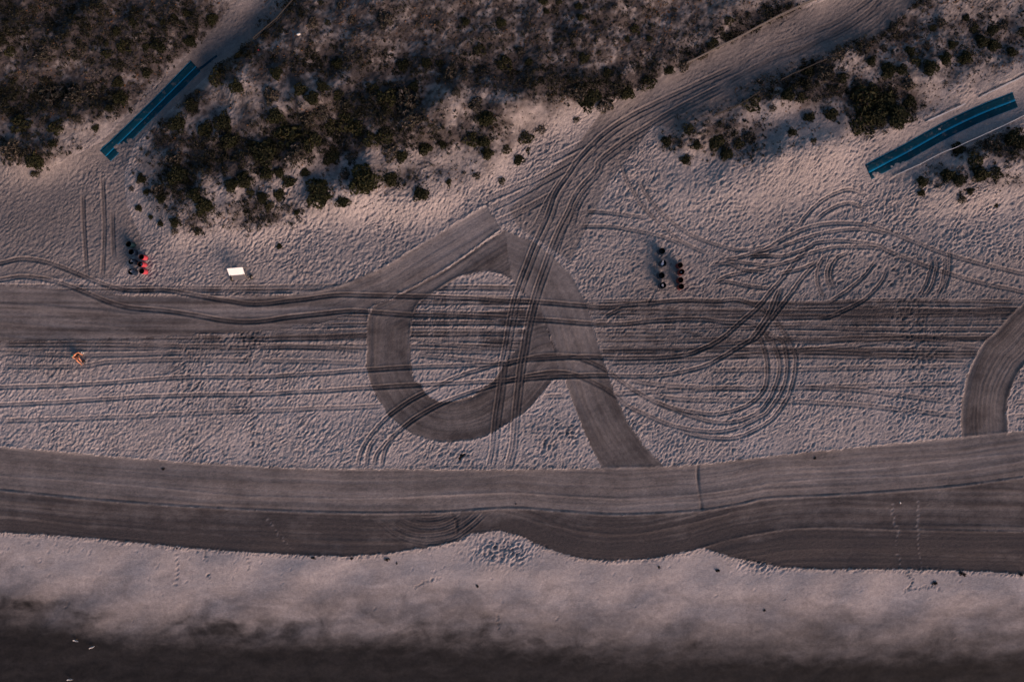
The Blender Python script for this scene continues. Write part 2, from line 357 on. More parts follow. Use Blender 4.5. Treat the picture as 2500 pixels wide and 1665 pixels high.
ridge(c(2, 3, 200, 90, 500, 160, 900, 210, 1150, 203, 1500, 140, 2000, 20), .03, .10, mo=-.14)
ridge(c(2, 3, 600, 130, 1000, 150, 1300, 120, 1700, 30), .025, .10, mo=-.12)
ridge(cat(c(3, 2, 300, 1190, 1000, 1170, 1700, 1090, 2400, 1030)), .025, .10, mo=-.10)
def furrow(line, h=.09, w=.12): ridge(line, -h, w, mo=.15)
furrow(d(1604, 1070, 1604, 1100, 1608, 1132, 1614, 1170), .13, .13); furrow(c(1, 3, 1800, 20, 1840, 100, 1850, 210), .10, .14)
furrow(d(1240, 705, 1262, 760, 1278, 810), .06, .12); furrow(DIAG_LO[:3] + 4, .05, .11)
furrow(RING_IN[4:-2] + (3, 2), .06, .12); furrow(sub(R1, -100, 2500) - (0, 5), .05, .10)

# ---- tracks driven after grooming
post = [
 cat(c(0, 1, -200, 870, 0, 855, 200, 815, 400, 840, 600, 905, 800, 990, 1000, 1060, 1200, 1105, 1500, 1100, 1800, 1150, 2100, 1200), c(1, 1, 0, 1230, 400, 1190, 700, 1150, 1000, 1150, 1400, 1160, 1800, 1170),
     c(2, 1, 0, 1200, 400, 1225, 700, 1250, 900, 1255, 1200, 1225, 1600, 1195, 1900, 1200), d(1700, 690, 1755, 712, 1800, 760, 1828, 815), c(3, 2, 255, 180, 240, 330, 190, 500, 100, 650, 0, 750), c(2, 2, 2100, 880, 1900, 895, 1700, 870, 1500, 810)),
 cat(c(0, 1, -200, 1040, 0, 1010, 200, 980, 400, 1000, 600, 1050, 800, 1130, 1000, 1210, 1200, 1265, 1500, 1290, 1800, 1335, 2100, 1385), c(1, 1, 0, 1390, 400, 1340, 800, 1300, 1000, 1300, 1400, 1330, 1800, 1340),
     c(2, 1, 0, 1365, 400, 1385, 700, 1410, 1000, 1415, 1300, 1385, 1700, 1370, 2000, 1400), d(1735, 745, 1775, 790), c(3, 2, 40, 0, 100, 150, 105, 300, 60, 440, 0, 560), c(2, 2, 2250, 670, 2050, 745, 1850, 745, 1650, 690, 1300, 560)),
 cat(c(1, 2, 930, 1180, 960, 1040, 1050, 880, 1200, 710, 1400, 560, 1600, 455, 1800, 350, 2000, 280, 2250, 210), c(2, 2, 0, 200, 200, 155, 400, 140, 600, 155, 800, 230, 950, 330, 1100, 440, 1300, 550, 1500, 625, 1700, 660, 1900, 672, 2150, 600, 2300, 480, 2345, 350, 2340, 150, 2290, 0), d(1740, 760)),
 cat(c(1, 2, 1080, 1180, 1110, 1050, 1200, 940, 1350, 800, 1500, 690, 1700, 580, 1950, 480, 2200, 400), c(2, 2, 0, 360, 200, 315, 400, 290, 600, 320, 800, 410, 950, 500, 1050, 590, 1250, 690, 1450, 770, 1700, 825, 1900, 835, 2100, 790, 2300, 690), c(3, 2, 0, 650, 110, 500, 165, 350, 175, 180, 130, 0), d(1770, 770, 1735, 735)),
 c(1, 2, 1010, 1180, 1040, 1000, 1120, 860), c(1, 2, 1150, 1180, 1190, 1000, 1280, 870),
 cat(c(0, 2, -200, 440, 0, 430, 700, 405, 1200, 370, 1700, 335), c(1, 2, 0, 330, 500, 305, 1000, 270, 1500, 240, 2250, 215), c(2, 2, 0, 190, 200, 170, 600, 150, 1000, 160, 1400, 150, 1650, 120, 1850, 40), c(2, 1, 2200, 1567), c(3, 1, 0, 1400, 80, 1300, 200, 1150, 350, 950, 490, 820)),
 cat(c(0, 2, -200, 600, 0, 590, 600, 560, 1200, 520, 1700, 500), c(1, 2, 0, 490, 500, 465, 1000, 435, 1500, 405, 2230, 370), c(2, 2, 0, 360, 400, 330, 800, 320, 1200, 325, 1500, 300, 1750, 240, 1950, 140, 2100, 50, 2200, -20), c(3, 1, 0, 1330, 60, 1180, 130, 1060)),
 cat(c(2, 2, 1650, 120, 1900, 0), c(2, 1, 2100, 1400, 2250, 1270), c(3, 1, 0, 1150, 150, 970, 300, 780, 400, 690, 500, 660, 700, 650, 1000, 690, 1100, 740, 1300, 820, 1600, 930, 1900, 1020, 2350, 1120, 2500, 1150)),
 c(3, 1, -200, 820, 0, 720, 200, 600, 400, 520, 600, 490, 900, 500, 1100, 560, 1300, 640, 1500, 720, 1700, 790, 2000, 870, 2350, 950, 2500, 980),
]
for ln in post: stamp(ln, w=.38, depth=.075, ridge=.06, moist=.21, flat=.93)
soft = [
 c(3, 1, -150, 790, 0, 750, 300, 640, 500, 580, 700, 550, 900, 545, 1050, 570, 1180, 600), c(3, 1, -200, 800, 0, 790, 150, 790, 300, 740, 450, 680),
 c(3, 1, -300, 960, 0, 890, 200, 840, 400, 760, 600, 715, 800, 705, 1000, 715, 1080, 745), c(3, 1, 60, 960, 300, 910, 480, 830),
 c(3, 1, 1010, 800, 900, 960, 750, 1090, 600, 1190, 540, 1220), c(3, 1, 540, 1210, 470, 1080, 455, 950, 490, 840, 560, 760), c(3, 1, 640, 1120, 580, 1000, 590, 890, 650, 800, 780, 740),
 c(3, 1, 600, 1130, 545, 1000, 560, 880, 610, 800), c(3, 1, 1110, 870, 1050, 1020, 900, 1180, 700, 1290, 550, 1350, 430, 1370),
 c(3, 1, 1480, 790, 1505, 870, 1490, 940, 1450, 1060, 1370, 1190), c(3, 1, 1530, 750, 1555, 860, 1540, 960, 1500, 1080, 1410, 1190), c(3, 1, 1610, 760, 1630, 860, 1615, 980, 1585, 1090, 1530, 1190),
 c(3, 1, 1660, 700, 1672, 800, 1665, 950, 1620, 1090, 1560, 1160), c(3, 1, 270, 540, 350, 420, 500, 280, 650, 200, 780, 180, 920, 240), c(3, 1, 420, 480, 560, 370, 700, 310, 820, 320, 920, 400),
 c(2, 1, 1000, -100, 1040, 60, 1100, 160, 1200, 330, 1380, 510, 1560, 660, 1800, 770), c(2, 1, 1150, 60, 1230, 210, 1350, 370, 1500, 500, 1700, 620, 2000, 720, 2150, 730, 2350, 700),
 c(2, 1, 640, 380, 850, 390, 1100, 420, 1250, 440), c(2, 1, 600, 520, 900, 520, 1150, 560, 1400, 620, 1600, 700), c(2, 1, 1820, 870, 2000, 860, 2150, 920, 2400, 940), c(2, 1, 1830, 1030, 2000, 1030, 2200, 1070, 2400, 1090),
 c(2, 1, 1900, 830, 2100, 800, 2350, 720), c(2, 1, 1960, 830, 2200, 860, 2400, 880), c(2, 1, 1840, 1040, 2000, 970, 2150, 940), c(2, 1, 2150, 800, 2300, 790, 2450, 780),
 c(2, 1, 820, 1380, 930, 1310, 1050, 1260),
 c(3, 1, 30, 920, -20, 1010), c(3, 1, 130, 1060, 90, 1200, 50, 1310),
 d(190, 440, 195, 560, 200, 640), d(235, 400, 240, 520, 235, 640), d(258, 480, 262, 600),
]
for ln in [c(1, 3, 1100, 70, 1250, 190, 1400, 260, 1560, 290, 1700, 280, 1850, 230, 2000, 120, 2120, 0), c(1, 3, 1220, 95, 1350, 180, 1500, 220, 1650, 215, 1800, 180, 1950, 90, 2050, 0),
 c(1, 3, 1300, 60, 1420, 120, 1550, 145, 1700, 135, 1850, 70, 1910, 20), c(1, 3, 1440, 50, 1550, 75, 1700, 60, 1780, 20)]: stamp(ln, w=.34, depth=.035, ridge=.045, moist=-.04, flat=.8)
for ln in soft: stamp(ln, w=.34, depth=.075, ridge=.055, moist=.20, fade=.03, flat=.93)
for ln in (cat(c(3, 0, 1000, -60, 850, 60, 600, 220, 300, 340, 0, 440), c(2, 0, 2050, 610)), cat(c(3, 0, 1080, -60, 930, 110, 650, 300, 300, 450, 0, 560), c(2, 0, 1950, 780))):
    stamp(ln, w=.42, depth=.03, ridge=.025, fade=.3, moist=.12)
    stamp(ln + (22, 26), w=.42, depth=.015, ridge=.012, fade=.4, moist=.10)
stamp(c(0, 2, 1640, 1090, 1900, 900, 2120, 700), w=.16, depth=.03, ridge=.02, moist=.1)
# the two ruts that come down the vehicle path, and their chevron-printed neighbours
rutL = cat(c(2, 0, 2050, 610, 1600, 820, 1300, 960, 1000, 1120, 800, 1270, 600, 1480), c(2, 1, 540, 0, 400, 210, 320, 430, 200, 690, 120, 900, 40, 1110, 0, 1250), c(1, 1, 2320, 1450), c(1, 2, 2300, 0, 2260, 200, 2240, 400, 2200, 700, 2170, 1000, 2130, 1180))
rutR = cat(c(2, 0, 1950, 780, 1500, 1010, 1200, 1190, 1000, 1320, 800, 1480), c(2, 1, 770, 0, 600, 200, 500, 400, 390, 630, 290, 900, 200, 1170, 130, 1450), c(2, 2, 110, 0, 70, 250, 40, 500, 10, 800), c(1, 2, 2350, 980, 2300, 1180))
for ln in (c(2, 0, 700, 1300, 300, 1500), cat(c(2, 0, 560, 1520), c(2, 1, 200, 150, 0, 260), c(1, 1, 2100, 380)), cat(c(2, 0, 640, 1420), c(2, 1, 250, 60, -100, 210), c(1, 1, 2000, 330)),
           cat(c(2, 1, 420, 200, 200, 320, 0, 420), c(1, 1, 2200, 490)), c(2, 1, 480, 60, 330, 300, 200, 560), c(2, 1, 640, 260, 480, 520, 380, 800), c(2, 1, 720, 120, 600, 330, 540, 560)):
    stamp(ln, w=.62, depth=.05, ridge=.05, tread=.025, moist=.08)
for ln in (rutL + (10, 8), rutR + (9, 7)): stamp(ln, w=.30, depth=.04, ridge=.05, fade=.3, moist=.1)
for ln in (rutL, rutR): stamp(ln, w=.40, depth=.07, ridge=.06, moist=.13, flat=.95)
for off in (-40, 50):
    stamp(cat(c(3, 0, 700, 20, 0, 440), c(2, 0, 2000, 690, 1600, 860, 1300, 1010, 1050, 1180)) + (off * .45, off * .9), w=.5, depth=.02, ridge=.015, fade=.6, moist=.08)
# light footprints over the dark groomed lanes
for ln in (cat(c(3, 2, 1145, 1500), c(3, 3, 1150, 60, 1190, 160, 1190, 300, 1215, 490)), cat(c(3, 2, 1390, 1480), c(3, 3, 1375, 100, 1395, 300, 1410, 520)), c(1, 3, 110, 70, 170, 160, 240, 250, 320, 345)):
    p = spline(ln, 11.0); p = p + R.normal(0, 1.5, p.shape)
    prints(p, depth=.02, r=.12, rim=.015, moist=-.55)
# churned patches
def churn(cu, cv, ru, rv, n, dep):
    prints(np.stack([cu + R.normal(0, ru, n), cv + R.normal(0, rv, n)], 1), depth=dep, r=.15, rim=.02, free=False)
churn(1215, 1343, 48, 22, 200, .075); churn(1270, 1345, 40, 14, 110, .06); churn(1880, 1380, 45, 14, 120, .07); churn(1390, 1060, 18, 18, 50, .10); churn(1330, 1090, 14, 14, 30, .10); churn(1120, 1112, 22, 12, 40, .09)
churn(2215, 1000, 26, 10, 50, .07); churn(1850, 1372, 40, 14, 80, .06); churn(2260, 1400, 40, 14, 50, .05)

for su_, sv_, sr_, sm_ in ((411, 898, 40, .25), (451, 943, 34, .22), (737, 1030, 20, .25), (1338, 1085, 22, .28), (1393, 1050, 20, .28), (2115, 980, 22, .25), (1120, 1112, 26, .25), (2080, 920, 60, .15), (2110, 790, 60, .18), (1225, 1345, 40, .22), (575, 985, 60, .12), (440, 1000, 50, .10), (600, 690, 60, .16), (1690, 740, 80, .15), (90, 900, 80, .10)):
    MOIST_SHADE += sm_ * np.exp(-(((U - su_) / sr_) ** 2 + ((V - sv_) / (sr_ * .7)) ** 2)) * np.clip(.7 + 1.2 * perlin(X / .7, Y / .6, 66), 0, 2)
# ---- foreshore: smooth pale dry sand running into wet dark sand
fs = V > fn(BOT)(U)
gapm = fs | (inpoly(U, V, d(1050, 1240, 1085, 1226, 1150, 1220, 1200, 1232, 1250, 1258, 1300, 1300, 1050, 1300)))
below = (V - fn(BOT)(U))
calm = sst(2, 14, below)
keep = np.exp(-((U - 1225) / 70) ** 2 - ((V - 1345) / 34) ** 2) + .7 * np.exp(-((U - 1870) / 70) ** 2 - ((V - 1378) / 20) ** 2)
keep = np.clip(keep * 1.6, 0, 1)
m_ = calm * (1 - keep)
Z[:] = Z * (1 - m_) + (BASE + .012 * perlin(X / 1.1, Y / .7, 80) + .02 * perlin(X / 3, Y / 2, 81)) * m_
n1 = fbm(X / 9 + .6 * perlin(X / 4, Y / 3, 83), Y / 3.2 + .8 * perlin(X / 3, Y / 3, 84), 85, 5, .55)
n2 = fbm(X / 2.2, Y / 1.1 + .5 * perlin(X / 2, Y / 2, 88), 90, 4, .6)
tide = np.interp(U, [0, 300, 620, 900, 1250, 1500, 1800, 2100, 2500], [1448, 1500, 1512, 1508, 1520, 1550, 1545, 1550, 1535])
w0 = (V - tide) / 100
n3 = fbm(X / 14 + .5 * perlin(X / 6, Y / 4, 86), Y / 2.2, 94, 4, .55)
WETV = w0 + (.30 * n1 + .28 * n3 + .10 * n2) * (1 - .85 * sst(.1, .7, w0))
WET = sst(-1.15, .85, WETV) * sst(-10, 60, below)
PALE = np.maximum(calm * .9, .55 * lower * (RAKED == 0))
MOIST_SHADE = np.where(fs, MOIST_SHADE * (1 - calm) + (.12 + .13 * n1) * calm, MOIST_SHADE)
band2 = sst(.0, .9, WETV + .1 * n2)
WET = np.clip(np.maximum(.62 * WET + .38 * band2, sst(1425, 1650, V + 26 * n3 + 12 * n2 + 14 * n1) * .96), 0, 1) ** .78 * (.965 + .02 * np.clip(n2 + n3, -1, 1))

for ln, n_ in ((c(0, 3, 1605, 345, 1632, 510, 1612, 680), 8), (c(0, 3, 1885, 350, 1885, 450), 7), (c(0, 3, 1990, 350, 2060, 380), 5), (c(0, 3, 2275, 400, 2285, 550), 5), (c(0, 3, 1900, 590, 1940, 610), 4), (c(1, 3, 2225, 960, 2235, 1080), 4), (c(1, 3, 1480, 700, 1560, 640, 1700, 620), 9), (c(3, 3, 1260, 560, 1330, 640, 1250, 740), 16), (c(3, 3, 1290, 720, 1500, 690, 1600, 720), 12)):
    p = spline(ln, 2.0)[:-1]; prints(p[np.linspace(0, len(p) - 1, n_).astype(int)] + R.normal(0, 1.5, (n_, 2)), depth=.05, r=.13, rim=.01, moist=.22)
prints(np.stack([R.uniform(0, 2500, 260), 1300 + R.exponential(45, 260) + 20], 1), depth=.03, r=.13, rim=.006, free=False)
# ---- mats lie on smoothed sand, with drifts over their edges
MAT1 = np.array([(258, 382), (300, 341), (355, 287), (410, 232), (455, 187), (479, 163)], float)
MAT2 = np.array([(2120, 421), (2165, 397), (2215, 371), (2270, 340), (2322, 312), (2370, 289), (2411, 271), (2478, 245)], float)
for line, w in ((MAT1, 1.34), (MAT2, 1.56)):
    q, t = polydist(U, V, line); q = q * S
    m = sst(w / 2 + .35, w / 2 + .05, q)
    Z[:] = Z * (1 - m) + (BASE - .01) * m
def drift(u0, v0, ru, rv, h):
    Z[:] += h * np.exp(-((U - u0) / ru) ** 2 - ((V - v0) / rv) ** 2) * (1 + .9 * perlin(X / .35, Y / .35, 95))
drift(302, 362, 22, 12, .09); drift(322, 345, 20, 9, .05);  drift(2140, 428, 11, 8, .09); drift(2186, 406, 14, 7, .06); drift(2296, 316, 8, 4, .05); drift(2205, 398, 10, 5, .05)

# ---- vegetation: litter on the ground
VEG = np.array([  # u, v, ru, rv, strength   (photo px)
 (560, 380, 160, 60, 1.), (760, 330, 170, 60, 1.), (920, 260, 150, 55, .95), (1010, 250, 90, 50, .8), (800, 150, 220, 45, .62), (1100, 170, 170, 45, .6),
 (1450, 215, 160, 40, 1.), (1300, 190, 130, 40, .7), (1600, 150, 90, 45, .4), (1850, 60, 90, 30, .7), (440, 450, 70, 80, .75), (640, 520, 120, 55, .6), (480, 540, 60, 40, .5),
 (100, 60, 330, 110, .66), (320, 130, 130, 80, .6), (80, 240, 180, 60, 1.), (250, 240, 90, 50, .8), (60, 370, 110, 50, .6), (430, 60, 120, 60, .7),
 (1870, 222, 45, 22, .9), (1990, 168, 55, 24, .9), (2100, 108, 55, 24, .9), (2180, 50, 45, 26, .9), (2235, 0, 35, 26, .9), (720, 20, 35, 30, .85), (660, 72, 38, 26, .85), (600, 122, 38, 24, .85), (540, 168, 36, 24, .8), (470, 250, 40, 40, .7), (400, 330, 40, 50, .6),
 (1500, 235, 60, 26, 1.), (1600, 185, 55, 24, .95), (1700, 135, 55, 22, .95), (1800, 82, 55, 22, .95), (1900, 30, 55, 22, .95), (620, 60, 90, 60, .2),
 (1050, 50, 300, 60, .22), (1500, 60, 250, 70, .26), (1300, 100, 250, 70, .3), (1000, 330, 160, 40, .7), (1180, 310, 90, 60, .5), (930, 430, 140, 40, .4),
 (2150, 260, 90, 60, 1.), (2000, 220, 90, 40, .8), (1950, 200, 130, 25, .9), (2120, 80, 130, 25, .7), (1760, 330, 110, 50, .5), (2420, 350, 120, 35, .8), (2300, 430, 100, 30, .5), (2200, 150, 160, 60, .2), (2400, 90, 120, 70, .25),
 (1830, 350, 60, 40, .4), (2480, 370, 60, 30, .8), (1640, 350, 50, 30, .4), (1170, 420, 120, 30, .2), (2450, 440, 60, 20, .4)], float)
def veg(u, v):
    r = np.zeros(np.shape(u))
    for a, b, ru, rv, s_ in VEG:
        r = np.maximum(r, s_ * np.exp(-(((u - a) / ru) ** 2 + ((v - b) / rv) ** 2) ** 1.3))
    for a, b, ru, rv, s_ in ((635, 228, 50, 42, .9), (1065, 235, 60, 48, .75), (900, 395, 60, 24, .7), (700, 470, 40, 26, .6), (560, 590, 60, 26, .7), (830, 215, 40, 20, .5), (1290, 300, 70, 30, .8), (1010, 300, 40, 16, .6)):
        r = r * (1 - s_ * np.exp(-((u - a) / ru) ** 2 - ((v - b) / rv) ** 2))
    return r
VD = veg(U, V) * sst(.15, .6, DUN) + .36 * sst(.4, .9, DUN) * sst(420, 120, V) + .20 * sst(.25, .7, DUN) * sst(500, 380, V) * sst(1900, 1500, U)
LIT = np.clip(1.25 * VD * (1.0 + .7 * perlin(X / 1.6, Y / 1.3, 97) + .5 * perlin(X / .5, Y / .5, 98)), 0, 1)
Z += .05 * sst(.1, .5, VD) * perlin(X / .45, Y / .45, 99) + .05 * sst(.1, .5, VD) * perlin(X / .9, Y / .9, 96)
LIT = np.where(path | inMP, LIT * .25, LIT) + .27 * inRP * sst(480, 250, V) + .22 * inLP * sst(480, 250, V)

def zat(x, y):
    i = np.clip(((np.asarray(x) - gx[0]) / G).astype(int), 0, NX - 2); j = np.clip(((np.asarray(y) - gy[0]) / G).astype(int), 0, NY - 2)
    fx = np.clip((np.asarray(x) - gx[i]) / G, 0, 1); fy = np.clip((np.asarray(y) - gy[j]) / G, 0, 1)
    return (Z[j, i] * (1 - fx) + Z[j, i + 1] * fx) * (1 - fy) + (Z[j + 1, i] * (1 - fx) + Z[j + 1, i + 1] * fx) * fy
def at(u, v):
    p = ground_xy((u, v))[0]
    return float(p[0]), float(p[1]), float(zat(p[:1], p[1:2])[0])

# ------------------------------------------------------------------ materials
def newmat(name):
    m = bpy.data.materials.new(name); m.use_nodes = True
    return m, m.node_tree.nodes, m.node_tree.links, m.node_tree.nodes['Principled BSDF']
def mixc(n, l, fac, a, b, blend='MIX'):
    x = n.new('ShaderNodeMix'); x.data_type = 'RGBA'; x.blend_type = blend
    for sock, val in ((0, fac), (6, a), (7, b)):
        if hasattr(val, 'is_output'): l.new(val, x.inputs[sock])
        else: x.inputs[sock].default_value = val if sock == 0 else (*val, 1)
    return x.outputs[2]
def noise(n, l, scale, det=2, rough=.5, vec=None):
    x = n.new('ShaderNodeTexNoise'); x.inputs['Scale'].default_value = scale; x.inputs['Detail'].default_value = det; x.inputs['Roughness'].default_value = rough
    if vec is not None: l.new(vec, x.inputs['Vector'])
    return x.outputs['Fac']
def ramp(n, l, src, a, b, va=0., vb=1.):
    x = n.new('ShaderNodeMapRange'); l.new(src, x.inputs[0])
    for i_, v_ in zip((1, 2, 3, 4), (a, b, va, vb)): x.inputs[i_].default_value = v_
    return x.outputs[0]

sand, n, l, bs = newmat('sand')
geo = n.new('ShaderNodeNewGeometry').outputs['Position']
def att(nm):
    a = n.new('ShaderNodeAttribute'); a.attribute_name = nm; return a.outputs['Fac']
DRY, DAMP_SHADE, LITC, WETC, PALEC = (.328, .314, .328), (.070, .0655, .0705), (.064, .058, .060), (.0175, .0178, .0198), (.435, .418, .442)
col = mixc(n, l, att('pale'), DRY, PALEC)
big = noise(n, l, .25, 4, .55, geo); col = mixc(n, l, ramp(n, l, big, .3, .7, .0, .22), col, (.27, .235, .225), 'MIX')
col = mixc(n, l, att('moist'), col, DAMP_SHADE)  # real damp, plus shade painted into tracks, prints and furrows
col = mixc(n, l, att('litter'), col, LITC)
col = mixc(n, l, att('wet'), col, WETC)
gr2 = noise(n, l, 3.0, 3, .6, geo)
col = mixc(n, l, 1.0, col, mixc(n, l, ramp(n, l, gr2, .3, .7), (.84, .84, .85), (1.14, 1.13, 1.12)), 'MULTIPLY')
gr = noise(n, l, 14, 3, .75, geo)
col = mixc(n, l, 1.0, col, mixc(n, l, ramp(n, l, gr, .3, .72), (.66, .66, .66), (1.32, 1.31, 1.30)), 'MULTIPLY')
l.new(col, bs.inputs['Base Color'])
l.new(ramp(n, l, att('wet'), .3, 1, .95, .80), bs.inputs['Roughness'])
bs.inputs['Specular IOR Level'].default_value = .04
def mul(a, b):
    x = n.new('ShaderNodeMath'); x.operation = 'MULTIPLY'
    for k_, q in enumerate((a, b)):
        if hasattr(q, 'is_output'): l.new(q, x.inputs[k_])
        else: x.inputs[k_].default_value = q
    return x.outputs[0]
bp1 = n.new('ShaderNodeBump'); bp1.inputs['Strength'].default_value = 1.; bp1.inputs['Distance'].default_value = .12
l.new(mul(noise(n, l, 5.2, 2, .6, geo), att('rough')), bp1.inputs['Height'])
bp = n.new('ShaderNodeBump'); bp.inputs['Strength'].default_value = .7; bp.inputs['Distance'].default_value = .05
l.new(mul(noise(n, l, 8, 3, .7, geo), ramp(n, l, att('wet'), 0, .7, 1., .12)), bp.inputs['Height'])
l.new(bp1.outputs[0], bp.inputs['Normal']); l.new(bp.outputs[0], bs.inputs['Normal'])

def plain(name, c0, rough=.6, c1=None, scale=8, metal=0., bump=0., spec=.5):
    m, n, l, b = newmat(name)
    tc = n.new('ShaderNodeTexCoord').outputs['Object']
    f = noise(n, l, scale, 4, .65, tc)
    l.new(mixc(n, l, ramp(n, l, f, .3, .7), c0, c1 if c1 else tuple(x * .7 for x in c0)), b.inputs['Base Color'])
    b.inputs['Roughness'].default_value = rough; b.inputs['Metallic'].default_value = metal; b.inputs['Specular IOR Level'].default_value = spec
    if bump:
        p = n.new('ShaderNodeBump'); p.inputs['Strength'].default_value = bump; p.inputs['Distance'].default_value = .02
        l.new(f, p.inputs['Height']); l.new(p.outputs[0], b.inputs['Normal'])
    return m
def leafmat(name, stops):
    m, n, l, b = newmat(name)
    a = n.new('ShaderNodeAttribute'); a.attribute_name = 'tint'
    r = n.new('ShaderNodeValToRGB'); l.new(a.outputs['Fac'], r.inputs[0])
    e = r.color_ramp.elements; e[0].position = stops[0][0]; e[0].color = (*stops[0][1], 1); e[1].position = stops[-1][0]; e[1].color = (*stops[-1][1], 1)
    for p_, c_ in stops[1:-1]:
        k_ = e.new(p_); k_.color = (*c_, 1)
    oi = n.new('ShaderNodeObjectInfo')
    l.new(mixc(n, l, 1., r.outputs[0], mixc(n, l, oi.outputs['Random'], (.75, .75, .72), (1.2, 1.12, 1.0)), 'MULTIPLY'), b.inputs['Base Color'])
    b.inputs['Roughness'].default_value = .75; b.inputs['Specular IOR Level'].default_value = .15
    return m
M_BUSH = leafmat('bush_leaves', [(0, (.010, .012, .007)), (.5, (.020, .024, .011)), (.85, (.034, .034, .014)), (1, (.09, .06, .02))])
M_SCRUB = leafmat('scrub_leaves', [(0, (.009, .011, .007)), (.4, (.021, .022, .015)), (.7, (.047, .045, .040)), (.93, (.115, .105, .108)), (1, (.17, .085, .035))])
M_BARK = plain('bark', (.07, .05, .04), .9, (.04, .03, .025), 12)
M_WEED = plain('dried_seaweed', (.03, .022, .018), .8, (.012, .010, .010), 20)
M_BLUE = plain('blue_drum_paint', (.006, .022, .055), .45, (.004, .012, .028), 6)
M_TEAL = plain('teal_drum_paint', (.004, .030, .045), .45, (.003, .018, .028), 6)
M_RED = plain('red_drum_paint', (.46, .055, .085), .55, (.34, .04, .06), 6)
M_BAG = plain('black_bin_liner', (.008, .008, .010), .35, (.004, .004, .005), 14, bump=.6)
M_DRED = plain('dark_red_drum_paint', (.16, .022, .026), .6, (.09, .014, .016), 6)
M_RIMR = plain('dark_red_rim', (.09, .014, .014), .6, (.05, .01, .01), 9)
M_RUST = plain('drum_inside', (.020, .014, .012), .9, (.010, .008, .008), 9)
def matfab(name, c0, c1):
    m, n, l, b = newmat(name)
    g = n.new('ShaderNodeNewGeometry').outputs['Position']
    base = mixc(n, l, ramp(n, l, noise(n, l, 1.2, 4, .6, g), .3, .7), c0, c1)
    dust = ramp(n, l, noise(n, l, 2.2, 7, .72, g), .56, .78, 0., .55)
    l.new(mixc(n, l, dust, base, (.24, .21, .20)), b.inputs['Base Color'])
    b.inputs['Roughness'].default_value = .95; b.inputs['Specular IOR Level'].default_value = .05
    w_ = n.new('ShaderNodeBump'); w_.inputs['Strength'].default_value = .5; w_.inputs['Distance'].default_value = .03
    l.new(noise(n, l, 6, 3, .6, g), w_.inputs['Height']); l.new(w_.outputs[0], b.inputs['Normal'])
    return m
M_MATD = matfab('mat_fabric_dark', (.002, .038, .070), (.002, .027, .050))
M_MATL = matfab('mat_fabric_light', (.006, .17, .34), (.005, .13, .27))
M_WHITE = plain('white_board_paint', (.88, .90, .92), .45, (.80, .82, .85), 4)
M_PIPE = plain('white_pipe', (.62, .62, .64), .4, (.45, .45, .46), 5)
M_SHADEG = plain('shade_grey', (.10, .10, .12), .6)  # tone of the painted shade under the white board
M_WOOD = plain('weathered_wood', (.17, .15, .14), .85, (.09, .08, .075), 10, bump=.4)
M_WOODD = plain('dark_weathered_wood', (.035, .03, .028), .85, (.02, .018, .016), 10, bump=.4)
M_TYRE = plain('black_tyre', (.012, .012, .012), .8)
M_HUB = plain('pale_hub', (.55, .50, .45), .5)
M_SKIN = plain('skin', (.60, .24, .12), .5, (.50, .19, .09), 12)
M_NAVY = plain('dark_cloth', (.010, .012, .022), .85)
M_SHORT = plain('black_shorts_cloth', (.012, .012, .014), .85)
M_HAIR = plain('dark_hair', (.014, .009, .007), .6)
M_CAP = plain('teal_cap_cloth', (.02, .12, .13), .8)
M_BAGC = plain('dark_bag_cloth', (.012, .012, .018), .8)
M_GULLW = plain('white_feathers', (.85, .85, .85), .6, (.75, .75, .76), 9)
M_GULLG = plain('grey_feathers', (.30, .31, .34), .6)
M_BEAK = plain('yellow_beak', (.55, .35, .05), .5)
M_SHELL = plain('white_shell', (.85, .84, .80), .4)
M_TRASHB = plain('blue_white_rubbish', (.30, .45, .70), .4, (.75, .78, .82), 22)
M_TRASHW = plain('white_rubbish', (.75, .75, .78), .4, (.35, .35, .40), 24)

# ------------------------------------------------------------------ ground objects cut from the height field
gzx, gzy = np.gradient(Z, G, axis=1), np.gradient(Z, G, axis=0)
NRM = np.stack([-gzx, -gzy, np.ones_like(Z)], -1); NRM /= np.linalg.norm(NRM, axis=-1, keepdims=True)
Uf = (U[:-1, :-1] + U[1:, 1:]) / 2; Vf = (V[:-1, :-1] + V[1:, 1:]) / 2
zone = np.zeros((NY - 1, NX - 1), np.int8)               # 0 beach
dunf = DUN[:-1, :-1] > .30
zone[dunf & (Vf < 620)] = 10
zone[inpoly(Uf, Vf, LP) & (Vf < 660) & ~dunf] = 11
zone[inpoly(Uf, Vf, RP) & ~dunf] = 12
zone[inpoly(Uf, Vf, MP) & ~dunf] = 13
rk = RAKED[:-1, :-1]; zone[rk > 0] = rk[rk > 0]
zone[(Vf > fn(BOT)(Uf)) & (rk == 0)] = 20
zone[(Vf > fn(BOT)(Uf)) & (WET[:-1, :-1] > .62)] = 21
vid = np.arange(NY * NX).reshape(NY, NX)
quads = np.stack([vid[:-1, :-1], vid[:-1, 1:], vid[1:, 1:], vid[1:, :-1]], -1)
VERT = np.stack([X, Y, Z], -1).reshape(-1, 3); NR = NRM.reshape(-1, 3)
ATT = {'moist': np.clip(MOIST_SHADE, 0, 1).ravel(), 'litter': LIT.ravel(), 'wet': WET.ravel(), 'pale': PALE.ravel(), 'rough': (np.clip(ROUGH, 0, 1.3) * (1 - .9 * calm) * (1 - WET)).ravel()}
